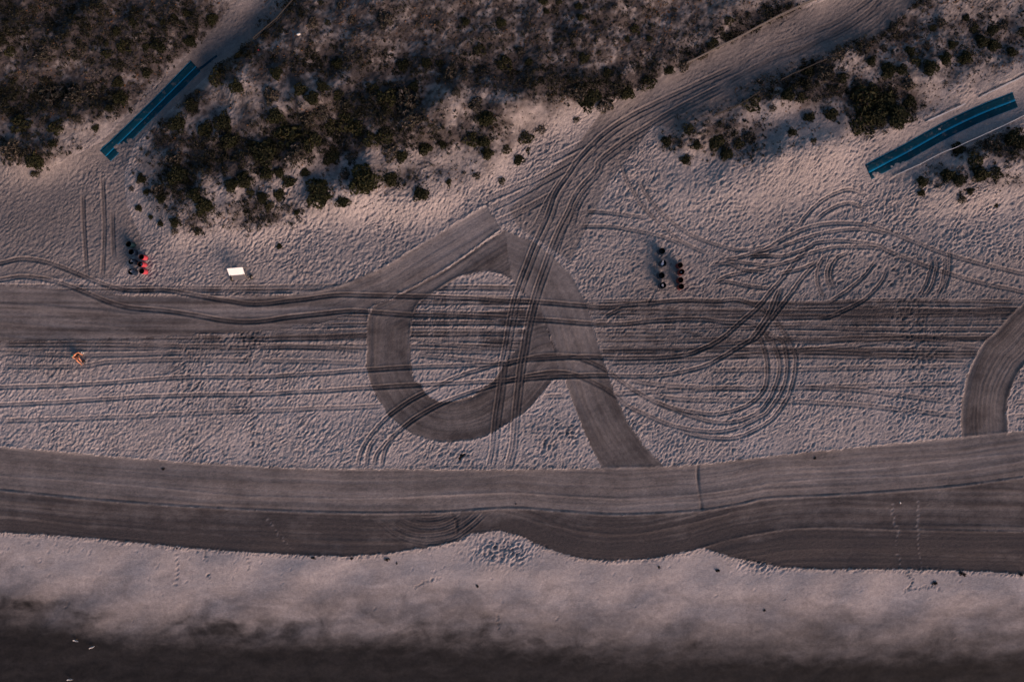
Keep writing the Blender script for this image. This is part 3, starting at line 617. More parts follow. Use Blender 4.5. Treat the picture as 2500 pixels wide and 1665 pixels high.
def raw_mesh(name, co, faces, attrs=None, normals=None, smooth=True):
    me = bpy.data.meshes.new(name); nv = len(co); nf, k = faces.shape
    me.vertices.add(nv); me.vertices.foreach_set('co', np.ascontiguousarray(co, np.float32).ravel())
    me.loops.add(nf * k); me.loops.foreach_set('vertex_index', np.ascontiguousarray(faces, np.int32).ravel())
    me.polygons.add(nf); me.polygons.foreach_set('loop_start', np.arange(0, nf * k, k, dtype=np.int32))
    me.polygons.foreach_set('use_smooth', np.full(nf, smooth, bool))
    me.update(calc_edges=True)
    for a_, v_ in (attrs or {}).items():
        me.attributes.new(a_, 'FLOAT', 'POINT').data.foreach_set('value', np.ascontiguousarray(v_, np.float32))
    if normals is not None: me.normals_split_custom_set_from_vertices(normals)
    return me
def link(name, me, mat=None, parent=None):
    o = bpy.data.objects.new(name, me); COL.objects.link(o)
    if mat is not None and me is not None and not me.materials: me.materials.append(mat)
    if parent is not None: o.parent = parent
    return o
def tag(o, label=None, catg=None, group=None, kind=None):
    for k_, v_ in (('label', label), ('category', catg), ('group', group), ('kind', kind)):
        if v_: o[k_] = v_
    return o
for zid, nm, lb in ((0, 'beach_sand', 'trampled beach sand crossed by curving tyre tracks'), (10, 'dunes', 'low sand dunes grown with scrub'), (11, 'sand_path', 'sandy path beside the left blue mat'),
                    (12, 'sand_road', 'wide sandy vehicle road curving down between the dunes'), (13, 'mat_path', 'narrow sandy path under the right blue mat'),
                    (1, 'groomed_lane', 'combed sand lane running diagonally up to the vehicle road'), (2, 'groomed_ring', 'combed sand lane curling into a closed ring'), (3, 'groomed_curve', 'combed sand lane curving in at the right edge'),
                    (4, 'groomed_strip', 'upper long combed strip across the beach'), (5, 'groomed_strip', 'lower long combed strip across the beach'), (6, 'groomed_strip', 'lowest combed strip at the lower right'),
                    (20, 'dry_foreshore', 'smooth pale dry sand below the combed strips'), (21, 'wet_sand', 'dark wet sand along the bottom')):
    q = quads[zone == zid]
    if not len(q): continue
    ids, inv = np.unique(q, return_inverse=True)
    me = raw_mesh(nm, VERT[ids], inv.reshape(-1, 4), {k_: v_[ids] for k_, v_ in ATT.items()}, NR[ids])
    tag(link(nm, me, sand), lb, None, None, 'structure')

# the land around the surveyed piece: one sheet out to the horizon
ex = np.concatenate([np.linspace(-900, -80, 42)[:-1], np.arange(-80, 80.1, 2), np.linspace(80, 900, 42)[1:]])
EX, EY = np.meshgrid(ex, ex); eu, ev = uv_of(EX, EY, 0)
ez = bil(ZB, np.clip(EX, -74, 74), np.clip(EY, -64, 64)); ez = np.where(np.abs(EY) > 62, shore(ev) + 1.2 * sst(200, -900, ev), ez)
ez = ez + np.where(ev < 200, .8 * fbm(EX / 25, EY / 25, 120, 3) * sst(60, 120, np.hypot(EX, EY)), 0)
ez = np.where((np.abs(EX) < 56.8) & (np.abs(EY) < 38.8), ez - 1.6, ez - .03)
eid = np.arange(EX.size).reshape(EX.shape); eq = np.stack([eid[:-1, :-1], eid[:-1, 1:], eid[1:, 1:], eid[1:, :-1]], -1).reshape(-1, 4)
elit = np.clip(sst(300, -100, ev) * (.5 + .6 * perlin(EX / 6, EY / 6, 121)), 0, 1)
ground = link('ground', raw_mesh('ground', np.stack([EX, EY, ez], -1).reshape(-1, 3), eq, {'moist': np.full(EX.size, .25), 'litter': elit.ravel(), 'wet': sst(1480, 1620, ev).ravel(), 'pale': (sst(1340, 1380, ev) * .9).ravel(), 'rough': (sst(1360, 1320, ev)).ravel()}), sand)
tag(ground, 'sandy coast beyond the frame', None, None, 'structure')
seam, n, l, b = newmat('sea_water')
b.inputs['Base Color'].default_value = (.02, .03, .035, 1); b.inputs['Roughness'].default_value = .12; b.inputs['IOR'].default_value = 1.33
wv = n.new('ShaderNodeBump'); wv.inputs['Strength'].default_value = .4; wv.inputs['Distance'].default_value = .2
l.new(noise(n, l, .8, 4, .6, n.new('ShaderNodeNewGeometry').outputs['Position']), wv.inputs['Height']); l.new(wv.outputs[0], b.inputs['Normal'])
sx = np.array([-900, 900.]); SX, SY = np.meshgrid(sx, np.array([-900, -41.]))
sea = link('sea', raw_mesh('sea', np.stack([SX, SY, np.full(SX.shape, -.62)], -1).reshape(-1, 3), np.array([[0, 1, 3, 2]])), seam)
tag(sea, 'shallow sea beyond the wet sand', None, None, 'structure')

# ------------------------------------------------------------------ mesh builder for made things
class MB:
    def __init__(s): s.v = []; s.f = []
    def add(s, v, f):
        k = len(s.v); s.v += [tuple(map(float, p)) for p in v]; s.f += [tuple(i + k for i in q) for q in f]; return s
    def box(s, x0, x1, y0, y1, z0, z1, M=None):
        v = [(x, y, z) for z in (z0, z1) for y in (y0, y1) for x in (x0, x1)]
        if M is not None: v = [M @ Vector(p) for p in v]
        return s.add(v, [(0, 2, 3, 1), (4, 5, 7, 6), (0, 1, 5, 4), (2, 6, 7, 3), (0, 4, 6, 2), (1, 3, 7, 5)])
    def tube(s, pts, rad, k=8, cap=True):
        pts = [Vector(p) for p in pts]; rad = rad if hasattr(rad, '__len__') else [rad] * len(pts); v = []; f = []
        for i, p in enumerate(pts):
            t = (pts[min(i + 1, len(pts) - 1)] - pts[max(i - 1, 0)]).normalized()
            a = t.cross(Vector((0, 0, 1))) if abs(t.z) < .95 else t.cross(Vector((1, 0, 0))); a.normalize(); b_ = t.cross(a)
            for j in range(k):
                an = 2 * math.pi * j / k; v.append(p + (a * math.cos(an) + b_ * math.sin(an)) * rad[i])
        for i in range(len(pts) - 1):
            for j in range(k): f.append((i * k + j, i * k + (j + 1) % k, (i + 1) * k + (j + 1) % k, (i + 1) * k + j))
        if cap: f += [tuple(range(k))[::-1], tuple(range((len(pts) - 1) * k, len(pts) * k))]
        return s.add(v, f)
    def lathe(s, prof, k=28, M=None):
        v = [(r * math.cos(2 * math.pi * j / k), r * math.sin(2 * math.pi * j / k), z) for r, z in prof for j in range(k)]
        if M is not None: v = [M @ Vector(p) for p in v]
        f = [(i * k + j, i * k + (j + 1) % k, (i + 1) * k + (j + 1) % k, (i + 1) * k + j) for i in range(len(prof) - 1) for j in range(k)]
        return s.add(v, f)
    def mesh(s, name, smooth=False):
        me = bpy.data.meshes.new(name); me.from_pydata(s.v, [], s.f); me.update()
        if smooth: me.polygons.foreach_set('use_smooth', [True] * len(me.polygons))
        return me
    def obj(s, name, mat, parent=None, smooth=False): return link(name, s.mesh(name, smooth), mat, parent)
def empty(name, loc, rz=0., sc=None):
    o = bpy.data.objects.new(name, None); COL.objects.link(o); o.location = loc; o.rotation_euler = (0, 0, rz); o.empty_display_size = .3
    if sc: o.scale = sc
    return o

# ------------------------------------------------------------------ vegetation
def leaf_cloud(cen, rad, hgt, K, size, tint, rng, shell=.0, flatten=1.):
    """quads scattered through low domes; cen (N,3), rad (N,), hgt (N,)"""
    N = len(cen); T = N * K
    th = rng.random(T) * 2 * np.pi; rr = np.sqrt(rng.random(T)); 
    if shell: rr = np.where(rng.random(T) < shell, .75 + .3 * rng.random(T), rr)
    ri = np.repeat(rad, K); hi = np.repeat(hgt, K)
    lob = 1 + .22 * np.sin(th * 3 + np.repeat(rng.random(N) * 6, K)) + .15 * np.sin(th * 5 + np.repeat(rng.random(N) * 6, K))
    px = np.cos(th) * rr * ri * lob; py = np.sin(th) * rr * ri * lob
    pz = hi * np.sqrt(np.clip(1 - np.minimum(rr, 1) ** 2, .02, 1)) * (.45 + .6 * rng.random(T))
    P = np.repeat(cen, K, 0) + np.stack([px, py, pz], 1)
    a = rng.normal(size=(T, 3)); a[:, 2] *= .7 * flatten; a /= np.linalg.norm(a, axis=1, keepdims=True)
    b_ = np.cross(a, rng.normal(size=(T, 3))); b_ /= np.linalg.norm(b_, axis=1, keepdims=True)
    sz = np.repeat(size, K) * (.6 + .8 * rng.random(T))
    A = a * sz[:, None]; B = b_ * (sz * .45)[:, None]
    co = np.stack([P - A, P + B, P + A, P - B], 1).reshape(-1, 3)
    f = np.arange(T * 4).reshape(-1, 4)
    tn = np.clip(np.repeat(tint, K) + rng.normal(0, .13, T), 0, 1)
    return co, f, np.repeat(tn, 4)
rng = np.random.default_rng(11)
# low scrub and dune grass nobody could count: one object
def scrub_patch(cand, dens, rlo, rhi, K, leaf, tb, cl):
    pu = rng.uniform(-60, 2560, cand); pv = rng.uniform(-60, 640, cand)
    pd = veg(pu, pv); gp = ground_xy(np.stack([pu, pv], 1)); dm_ = bil(DM, gp[:, 0], gp[:, 1])
    clump = perlin(gp[:, 0] / 1.6, gp[:, 1] / 1.3, 131) + .6 * perlin(gp[:, 0] / .6, gp[:, 1] / .6, 132)
    prob = np.clip(dens(pu, pv, pd, dm_) * (1 + cl * clump), 0, 1) * sst(.12, .45, dm_)
    inp = inpoly(pu, pv, RP) | inpoly(pu, pv, MP) | (inpoly(pu, pv, LP) & (pv < 660))
    prob = np.where(inp & (dm_ < .6), 0, prob)
    sel = (rng.random(cand) < prob) & (np.abs(gp[:, 0]) < 56.5) & (np.abs(gp[:, 1]) < 38.5)
    gp, pu, pv, pd = gp[sel], pu[sel], pv[sel], pd[sel]; N = len(gp); cz = zat(gp[:, 0], gp[:, 1])
    rad = rng.uniform(rlo, rhi, N) * (.8 + .5 * pd); hg = rad * rng.uniform(.5, 1.1, N)
    tint = np.clip(tb + .35 * perlin(gp[:, 0] / 3.5, gp[:, 1] / 3.5, 133) - .2 * pd + rng.normal(0, .14, N), 0, 1)
    return leaf_cloud(np.stack([gp[:, 0], gp[:, 1], cz - .02], 1), rad, hg, K, np.full(N, leaf), tint, rng)
parts_ = [scrub_patch(34000, lambda u, v, p, m: 1.25 * p ** 1.6, .14, .38, 17, .095, .30, .9),
          scrub_patch(36000, lambda u, v, p, m: .20 * sst(.4, .9, m) + .50 * sst(.5, .95, m) * sst(330, 90, v) + .2 * p, .05, .16, 8, .07, .74, .7)]
f = []; k0 = 0
for co_, f_, t_ in parts_: f.append(f_ + k0); k0 += len(co_)
co = np.concatenate([q[0] for q in parts_]); f = np.concatenate(f); tn = np.concatenate([q[2] for q in parts_])
print('scrub quads', len(f))
scrub = link('dune_scrub', raw_mesh('dune_scrub', co, f, {'tint': tn}, smooth=False), M_SCRUB)
tag(scrub, 'low dark scrub and dry grass covering the dunes', 'scrub', None, 'stuff')

# individual shrubs
protos = []
for kx in range(5):
    r_ = np.random.default_rng(200 + kx)
    dense = kx < 3
    co, f, tn = leaf_cloud(np.zeros((1, 3)), np.array([1.]), np.array([.85]), 520 if dense else 260, np.array([.15 if dense else .19]), np.array([.35 + .08 * kx]), r_, shell=.35)
    # lumpy inner mass so the crown is not see-through
    if dense:
        a, b_ = np.meshgrid(np.linspace(0, 2 * np.pi, 17)[:-1], np.linspace(0, np.pi / 2, 6)); a = a.ravel(); b_ = b_.ravel()
        rr = .74 * (1 + .18 * perlin(np.cos(a) * 2 + 3, np.sin(a) * 2 + b_ * 1.5, 210 + kx))
        cc = np.stack([rr * np.cos(a) * np.cos(b_), rr * np.sin(a) * np.cos(b_), .75 * rr * np.sin(b_)], 1)
        fi = np.array([(i * 16 + j, i * 16 + (j + 1) % 16, (i + 1) * 16 + (j + 1) % 16, (i + 1) * 16 + j) for i in range(5) for j in range(16)])
        f = np.concatenate([f, fi + len(co)]); co = np.concatenate([co, cc]); tn = np.concatenate([tn, np.full(len(cc), .12)])
    me = raw_mesh('foliage', co, f, {'tint': tn}, smooth=False); me.materials.append(M_BUSH if kx < 4 else M_SCRUB)
    sm = MB()
    for j in range(5):
        an = j * 1.256 + r_.random(); sm.tube([(0, 0, -.15), (.15 * math.cos(an), .15 * math.sin(an), .25), (.55 * math.cos(an), .55 * math.sin(an), .6)], [.06, .045, .015], 5)
    st = sm.mesh('stems'); st.materials.append(M_BARK)
    protos.append((me, st))
SHR = {
(0, 0): [(1220,210,60),(1080,290,70),(1150,430,110),(1460,420,120),(1755,390,100),(1945,180,90),(985,500,80),(980,410,40),(1340,435,60),(1235,80,40),(1500,210,50),(1600,160,50),(1720,130,60),(400,510,100),(790,440,40),(100,480,80),(500,890,220),(690,890,120),(830,850,120),(1110,900,130),(1350,670,90),(1000,1000,60),(1090,760,90),(200,1150,160),(520,1180,120),(480,1330,60),(720,1090,50),(880,1180,60),(100,1380,150),(330,1480,150),(2010,720,150),(2180,800,110),(1770,970,110),(1640,1140,150),(1900,1200,130),(2060,1130,150),(2120,1300,130),(1600,1480,120),(2200,520,70)],
(1, 0): [(775,60,60),(880,190,70),(520,220,80),(600,30,40),(660,215,50),(1190,190,130),(1930,205,60),(2250,215,80),(2060,460,90),(2290,590,110),(1360,610,100),(1570,585,90),(1780,690,100),(1690,590,60),(1460,800,90),(1070,820,90),(1840,850,70),(1390,950,200),(1200,920,150),(520,910,110),(410,830,100),(610,810,100),(750,880,80),(190,680,100),(145,890,120),(180,1070,120),(600,1030,110),(760,600,90),(480,1100,120),(850,1110,160),(300,1250,220),(500,1300,160),(700,1150,130),(950,1180,130),(80,1400,200),(370,1430,150),(700,1440,150),(880,1460,90),(1180,1250,130),(1060,1290,110),(1240,1400,130),(1340,1440,100),(1420,1100,140),(1510,1090,80),(2020,970,120),(2060,1080,90),(2130,1100,130),(1990,1290,130),(2100,1310,100),(1550,1370,110),(1720,1330,70),(2300,1380,80),(2130,1420,90)],
(2, 0): [(295,15,70),(430,25,50),(615,60,60),(630,165,60),(310,110,50),(400,100,50),(660,540,80),(160,570,70),(80,480,70),(880,680,90),(700,900,200),(850,970,130),(600,850,150),(1060,860,110),(1250,770,120),(1580,610,90),(1450,650,80),(1130,270,70),(1055,370,50),(1260,360,50),(1740,510,80),(1850,410,90),(1990,200,70),(1870,1310,140),(1425,1300,90),(2210,960,130),(2180,1270,90),(2080,1330,90),(1600,1470,90),(1970,1420,100),(1700,1340,80),(125,1270,120),(265,1180,80),(590,1105,50),(60,1470,90),(140,1380,60),(1620,1190,90)],
(3, 0): [(1590,215,80),(1520,265,60),(1300,480,80),(1340,565,110),(1110,650,130),(1230,650,90),(2060,280,90),(2155,240,80),(1905,265,80),(1970,390,110),(2070,430,100),(1820,170,60),(1630,550,100),(1810,540,110),(1490,630,120),(1460,420,60),(1375,350,40),(1690,420,70),(960,815,80),(870,920,200),(1050,950,220),(850,1150,200),(1000,1080,150),(1200,1080,190),(1300,935,110),(580,1060,100),(380,1090,90),(220,1220,70),(420,1300,50),(520,680,130),(370,670,110),(180,880,110),(300,900,90),(820,780,100),(690,720,80),(2240,490,90),(2330,300,70),(1290,780,100),(1060,450,60),(950,570,70),(640,500,110),(1150,250,70),(40,1000,60),(2250,1290,150),(1900,1480,110),(2080,1350,110),(1750,1380,110),(2330,1330,110)],
(0, 1): [(1300,80,80),(1350,200,50),(1210,170,40),(1280,345,60),(1390,430,40),(1610,480,80),(1610,560,60),(1490,260,80),(1640,50,160),(1800,230,130),(1890,330,120),(1460,180,100),(2130,140,100),(2250,100,130),(1830,560,60),(1480,490,50),(1860,400,80),(2300,200,70),(330,30,70)],
(1, 1): [(590,210,220),(1000,90,230),(1230,80,110),(1515,215,120),(220,20,90),(300,100,110),(120,320,80),(60,250,90),(210,220,90),(820,50,70),(800,280,110),(215,700,50),(375,390,50),(1770,110,50),(2030,50,60),(2260,100,60),(100,30,100),(450,20,80)],
(3, 1): [(1420,110,90),(1410,210,60),(1750,90,90),(1780,270,70),(1860,190,60),(1650,50,110),(1950,40,130),(2090,30,110),(2100,320,40)]}
SPECIAL = {(1, 1, 590, 210): 'large round olive green bush on the seaward dune slope, left of the pair', (1, 1, 1000, 90): 'largest round dark green bush on the seaward dune slope, right of the pair',
           (1, 1, 1515, 215): 'single round green bush standing alone on bare pale sand above the diagonal lane', (2, 0, 1870, 1310): 'round dark green bush alone below the vehicle road',
           (3, 0, 1050, 950): 'biggest dark bush of the cluster above the right blue mat', (0, 0, 1755, 390): 'dark bush at the edge of the left path, nearest the blue mat',
           (0, 0, 1945, 180): 'dark bush at the edge of the left path, nearer the top of the photo', (3, 1, 1420, 110): 'small dark bush right below the lower end of the right blue mat'}
def area(u, v, size):
    sz = 'small' if size < 75 else ('medium' if size < 125 else 'large')
    if u < 640 and v < 400 and inpoly(np.array([u]), np.array([v]), DUNES[0][0])[0]: w = 'on the dune beyond the left path'
    elif u > 2085 and v > 330 and u > 2085: w = 'on the low dune below the right mat'
    elif inpoly(np.array([u]), np.array([v]), DUNES[3][0])[0] or u > 1900: w = 'between the vehicle road and the right mat'
    elif v < 130: w = 'in dry grass atop the middle dune'
    elif v < 300: w = 'in the dark hollow of the middle dune'
    else: w = 'on the seaward slope of the middle dune'
    return sz, w
ORD = 'first second third fourth fifth sixth seventh eighth ninth tenth eleventh twelfth thirteenth fourteenth fifteenth sixteenth seventeenth eighteenth nineteenth twentieth'.split()
ORD += ['twenty-' + q for q in ORD[:9]] + ['thirtieth'] + ['thirty-' + q for q in ORD[:9]]
allsh = []
for (ci, cj), lst in SHR.items():
    for (a, b_, s_) in lst:
        u, v = c(ci, cj, a, b_)[0]; allsh.append((u, v, s_, SPECIAL.get((ci, cj, a, b_)), area(u, v, s_)))
from collections import defaultdict
groups_ = defaultdict(list)
for q in sorted(allsh, key=lambda q: q[0]):
    if not q[3]: groups_[q[4]].append(q)
for (u, v, s_, lb, ar) in allsh:
    r_m = s_ / 3.768 / 2 * S * 1.12
    x, y, z = at(u, v)
    kx = rng.integers(0, 3) if (lb or rng.random() < .55) else rng.integers(3, 5)
    hgt = r_m * (.85 if s_ > 140 else 1.0) * rng.uniform(.65, 1.0)
    o = empty('shrub', (x, y, z - .04 * r_m), rng.random() * 6.28, (r_m, r_m * rng.uniform(.85, 1.1), hgt))
    link('foliage', protos[kx][0], None, o); link('stems', protos[kx][1], None, o)
    sz, w = ar
    if lb: tag(o, lb, 'bush', 'bushes of the dunes')
    else:
        g_ = groups_[ar]; i_ = g_.index((u, v, s_, lb, ar))
        nth = ORD[i_] + ' from left' if i_ < len(g_) - 1 else 'rightmost'
        if i_ == 0: nth = 'leftmost'
        tag(o, f'{nth} of the {sz} shrubs {w}', 'bush', f'{sz} shrubs {w}')

# ------------------------------------------------------------------ blue access mats
def ribbon(line, off0, off1, lift, thick, u_step=6.0, seed=0):
    p = ground_xy(spline(line, u_step)); t = np.gradient(p, axis=0); t /= np.linalg.norm(t, axis=1, keepdims=True)
    nrm = np.stack([-t[:, 1], t[:, 0]], 1); k = 5
    offs = np.linspace(off0, off1, k); rows = []
    for o_ in offs:
        q = p + nrm * o_; zz = bil(ZB, q[:, 0], q[:, 1]) + lift + .012 * perlin(q[:, 0] * 1.3, q[:, 1] * 1.3, 300 + seed)
        rows.append(np.concatenate([q, zz[:, None]], 1))
    g = np.stack(rows, 1); m_, kk, _ = g.shape
    topv = g.reshape(-1, 3); botv = topv - (0, 0, thick); id_ = np.arange(m_ * kk).reshape(m_, kk)
    f = [(id_[i, j], id_[i + 1, j], id_[i + 1, j + 1], id_[i, j + 1]) for i in range(m_ - 1) for j in range(kk - 1)]
    f = [q[::-1] for q in f]; n0 = m_ * kk
    rim = [id_[i, 0] for i in range(m_)] + [id_[m_ - 1, j] for j in range(1, kk)] + [id_[i, kk - 1] for i in range(m_ - 2, -1, -1)] + [id_[0, j] for j in range(kk - 2, 0, -1)]
    f += [(rim[i], rim[(i + 1) % len(rim)], rim[(i + 1) % len(rim)] + n0, rim[i] + n0) for i in range(len(rim))]
    b_ = MB(); b_.add(np.concatenate([topv, botv]), f); return b_
def mat(line, w, sw, label):
    x, y, z = at(*line[0]); root = empty('beach_mat', (0, 0, 0)); tag(root, label, 'mat', 'blue roll-out access mats')
    h = w / 2
    ribbon(line, -h, -sw / 2, .026, .02, seed=1).obj('mat_panel', M_MATD, root, True)
    ribbon(line, sw / 2, h, .026, .02, seed=1).obj('mat_panel', M_MATD, root, True)
    ribbon(line, -sw / 2 + .001, sw / 2 - .001, .031, .02, seed=1).obj('center_stripe', M_MATL, root, True)
    ribbon(line, h + .001, h + .035, .028, .02, seed=1).obj('edge_binding', M_MATL, root, True)
    ribbon(line, -h - .03, -h - .001, .028, .02, seed=1).obj('edge_binding', M_MATL, root, True)
mat(MAT1, 1.34, .10, 'straight dark blue mat with a thin light stripe, rolled out on the left path')
mat(MAT2, 1.56, .20, 'curved dark blue mat with a wide light stripe, rolled out on the right path')
tl = np.array([(479, 174), (492, 166), (505, 156), (516, 147), (530, 137)], float)
tag(ribbon(tl, -.12, .12, .022, .02, 4.0, 3).obj('mat_strip', M_MATD, None, True), 'loose dark blue strip trailing past the upper end of the left mat', 'mat strip')

# ------------------------------------------------------------------ fences along the paths
def fence(name, pts, label, mat_, hgt=.75, spacing=2.3, rails=None, rw=.05, post_r=.05, group='low fences along the dune paths'):
    p = ground_xy(spline(np.asarray(pts, float), spacing / S)); zz = zat(p[:, 0], p[:, 1])
    root = empty(name, (0, 0, 0)); tag(root, label, 'fence', group)
    tops = []
    for i, (q, z0) in enumerate(zip(p, zz)):
        lean = rng.normal(0, .02, 2); h_ = hgt + rng.normal(0, .03)
        MB().tube([(q[0], q[1], z0 - .3), (q[0] + lean[0], q[1] + lean[1], z0 + h_)], [post_r, post_r * .9], 7).obj('post', mat_, root)
        tops.append((q[0] + lean[0], q[1] + lean[1], z0 + h_))
    for i in range(len(tops) - 1):
        if rails is not None and i % len(rails) not in [k_ for k_, r_ in enumerate(rails) if r_]: continue
        a, b_ = Vector(tops[i]), Vector(tops[i + 1]); t = b_ - a
        for dz in (-.06, -.42):
            m_ = a.lerp(b_, .5) + Vector((rng.normal(0, .02), rng.normal(0, .02), -.02 + dz))
            side = t.normalized().cross(Vector((0, 0, 1))).normalized() * rw; up = Vector((0, 0, .055))
            bx = MB(); vs = []
            for e in (a + t * .01 + Vector((0, 0, dz)), m_, b_ - t * .01 + Vector((0, 0, dz))):
                for s1, s2 in ((-1, -1), (1, -1), (1, 1), (-1, 1)): vs.append(e + side * s1 + up * s2)
            fs_ = [(0, 1, 2, 3), (8, 11, 10, 9)] + [(k_ * 4 + j, (k_ + 1) * 4 + j, (k_ + 1) * 4 + (j + 1) % 4, k_ * 4 + (j + 1) % 4) for k_ in (0, 1) for j in range(4)]
            bx.add(vs, fs_).obj('rail', mat_, root)
fence('rail_fence', cat(c(2, 0, 1600, 600, 2000, 400, 2350, 212), c(3, 0, 200, 115, 480, -15)), 'thin weathered rail fence along the upper edge of the vehicle road', M_WOOD, .7, rw=.045)
fence('rail_fence', cat(c(2, 0, 1860, 1075, 2150, 940), c(3, 0, 0, 800, 300, 660, 620, 520, 730, 475)), 'dark low rail fence along the lower edge of the vehicle road', M_WOODD, .55, rw=.03, rails=[1, 1, 0])
fence('rail_fence', c(3, 0, 1450, 1122, 1640, 1042, 1830, 948, 2000, 872, 2260, 750, 2420, 668), 'pale broken rail fence above the right blue mat', M_PIPE, .55, rails=[1, 1, 0, 1], rw=.05, spacing=1.9)
fence('pipe_fence', cat(c(3, 1, 1160, 55, 1290, 0), c(3, 0, 1600, 1405, 2000, 1235, 2355, 1062, 2450, 1015)), 'unbroken pale pipe rail below the right blue mat', M_PIPE, .55, rw=.032)
fence('rail_fence', c(1, 0, 390, -20, 240, 150, 120, 265, -10, 370), 'dark low rail fence at the right edge of the left path', M_WOODD, .6, rw=.03)

# ------------------------------------------------------------------ bins (open steel drums)
def drum(u, v, dia, paint, label, group, trash=None, tilt=0.):
    k = (H - .9) / H                                     # u, v is where the rim shows; the foot stands further in
    p = ground_xy((CU + (u - CU) * k, CV + (v - CV) * k))[0]; z = float(zat(p[:1], p[1:2])[0]) - .03
    root = empty('trash_drum', (float(p[0]), float(p[1]), z), rng.random() * 6.28); root.rotation_euler[0] = tilt
    tag(root, label, 'trash can', group); r = dia / 2
    MB().lathe([(.001, 0), (r * .98, 0), (r, .02), (r, .28), (r * 1.03, .30), (r, .32), (r, .58), (r * 1.03, .60), (r, .62), (r, .885)], 28).obj('body', paint, root, True)
    MB().lathe([(r * 1.035, .88), (r * 1.035, .90), (r * 1.0, .912), (r * .965, .90), (r * .965, .88), (r * 1.035, .88)], 28).obj('rim', M_RIMR if paint in (M_RED, M_DRED) else paint, root, True)
    ln = [(r * .96, .895), (r * .93, .7), (r * .90, .35), (r * .6, .28), (.001, .26)]
    lb = MB(); lb.lathe(ln, 28); 
    lb.v = [(x * (1 + .05 * math.sin(9 * math.atan2(y, x) + 7 * zz)), y * (1 + .05 * math.sin(9 * math.atan2(y, x) + 7 * zz)), zz) for x, y, zz in lb.v]
    lb.obj('liner', M_BAG, root, True)
    if trash:
        mt, n_, hh = trash; tb = MB(); rg = np.random.default_rng(int(u))
        for q in range(n_):
            cx_, cy_ = rg.normal(0, r * .26, 2); s_ = rg.uniform(.07, .14)
            pts = [(cx_ + s_ * math.cos(a) * math.cos(b_) * rg.uniform(.6, 1.2), cy_ + s_ * math.sin(a) * math.cos(b_) * rg.uniform(.6, 1.2), hh + s_ * math.sin(b_)) for b_ in (-1.2, -.4, .4, 1.2) for a in np.linspace(0, 2 * np.pi, 9)[:-1]]
            tb.add(pts, [(i * 8 + j, i * 8 + (j + 1) % 8, (i + 1) * 8 + (j + 1) % 8, (i + 1) * 8 + j) for i in range(3) for j in range(8)] + [tuple(range(24, 32)), tuple(range(8))[::-1]])
        tb.obj('rubbish', mt, root)
    return root
GL, GR = 'trash drums left of the white stand', 'trash drums in the middle of the right sand'
drum(313.5, 596, .60, M_TEAL, 'dark blue trash drum at the top of the left column by the left path', GL)
drum(319.7, 615, .58, M_BLUE, 'second dark blue trash drum from the top of the left column by the left path', GL)
drum(319.7, 638.6, .58, M_BLUE, 'third dark blue drum of the left column by the left path, pale rubbish inside', GL, (M_TRASHW, 3, .62))
drum(319.3, 663.6, .60, M_BLUE, 'lowest dark blue trash drum of the left column by the left path', GL, (M_TRASHW, 4, .66))
drum(343.4, 627, .54, M_RED, 'topmost of the three bright red trash drums', GL)
drum(341.6, 645, .54, M_RED, 'middle of the three bright red trash drums', GL, (M_TRASHW, 2, .62))
drum(344.3, 661.8, .54, M_RED, 'lowest of the three bright red trash drums', GL)
drum(1616.6, 613, .64, M_BLUE, 'topmost dark blue drum of the spaced column in the right sand', GR)
drum(1619.3, 643, .66, M_BLUE, 'dark blue drum with light blue rubbish inside, right sand', GR, (M_TRASHB, 7, .68))
drum(1615.7, 672.4, .64, M_BLUE, 'empty dark blue drum third in the spaced column, right sand', GR)
drum(1618.4, 697, .66, M_BLUE, 'lowest dark blue drum of the spaced column, white rubbish inside', GR, (M_TRASHW, 5, .7))
drum(1660.8, 647.4, .56, M_DRED, 'topmost drum of the tight dark red column in the right sand', GR)
drum(1664.4, 663.9, .58, M_DRED, 'second dark red drum of the tight column in the right sand', GR, (M_TRASHW, 1, .6))
drum(1661.7, 683.6, .58, M_DRED, 'third dark red drum of the tight column in the right sand', GR)
drum(1663.5, 699.6, .58, M_DRED, 'lowest dark red drum of the tight column in the right sand', GR)

# ------------------------------------------------------------------ wheeled white stand
bx_, by_, bz_ = at(591, 679)
st = empty('lifeguard_stand', (bx_, by_, bz_), math.radians(5)); tag(st, 'white board stand on two black wheels, alone on the sand', 'lifeguard stand')
def plank(w, dpt, th, loc, tilt):
    from mathutils import Matrix
    return Matrix.Translation(loc) @ Matrix.Rotation(tilt, 4, 'X')
MB().box(-.78, .78, -.40, .40, -.02, .02, plank(1, 1, 1, (-.04, .55, 1.42), math.radians(34))).obj('white_board', M_WHITE, st)
MB().box(-.72, .72, -.30, .30, -.015, .015, plank(1, 1, 1, (0, .02, .78), math.radians(38))).obj('shade_panel', M_SHADEG, st)  # dark sheet added where only soft shade lies beneath the board
for sx_ in (-.66, .66):
    MB().tube([(sx_, -.25, .02), (sx_ * .98, .20, 1.27)], .035, 8).obj('leg', M_WOOD, st)
    MB().tube([(sx_, 1.05, .0), (sx_ * .98, .86, 1.56)], .035, 8).obj('leg', M_WOOD, st)
    MB().tube([(sx_ * .99, -.1, .5), (sx_ * .99, .98, .6)], .025, 8).obj('brace', M_WOOD, st)
MB().tube([(-1.0, -.02, .24), (1.02, -.02, .24)], .03, 8).obj('axle', M_WOODD, st)
from mathutils import Matrix
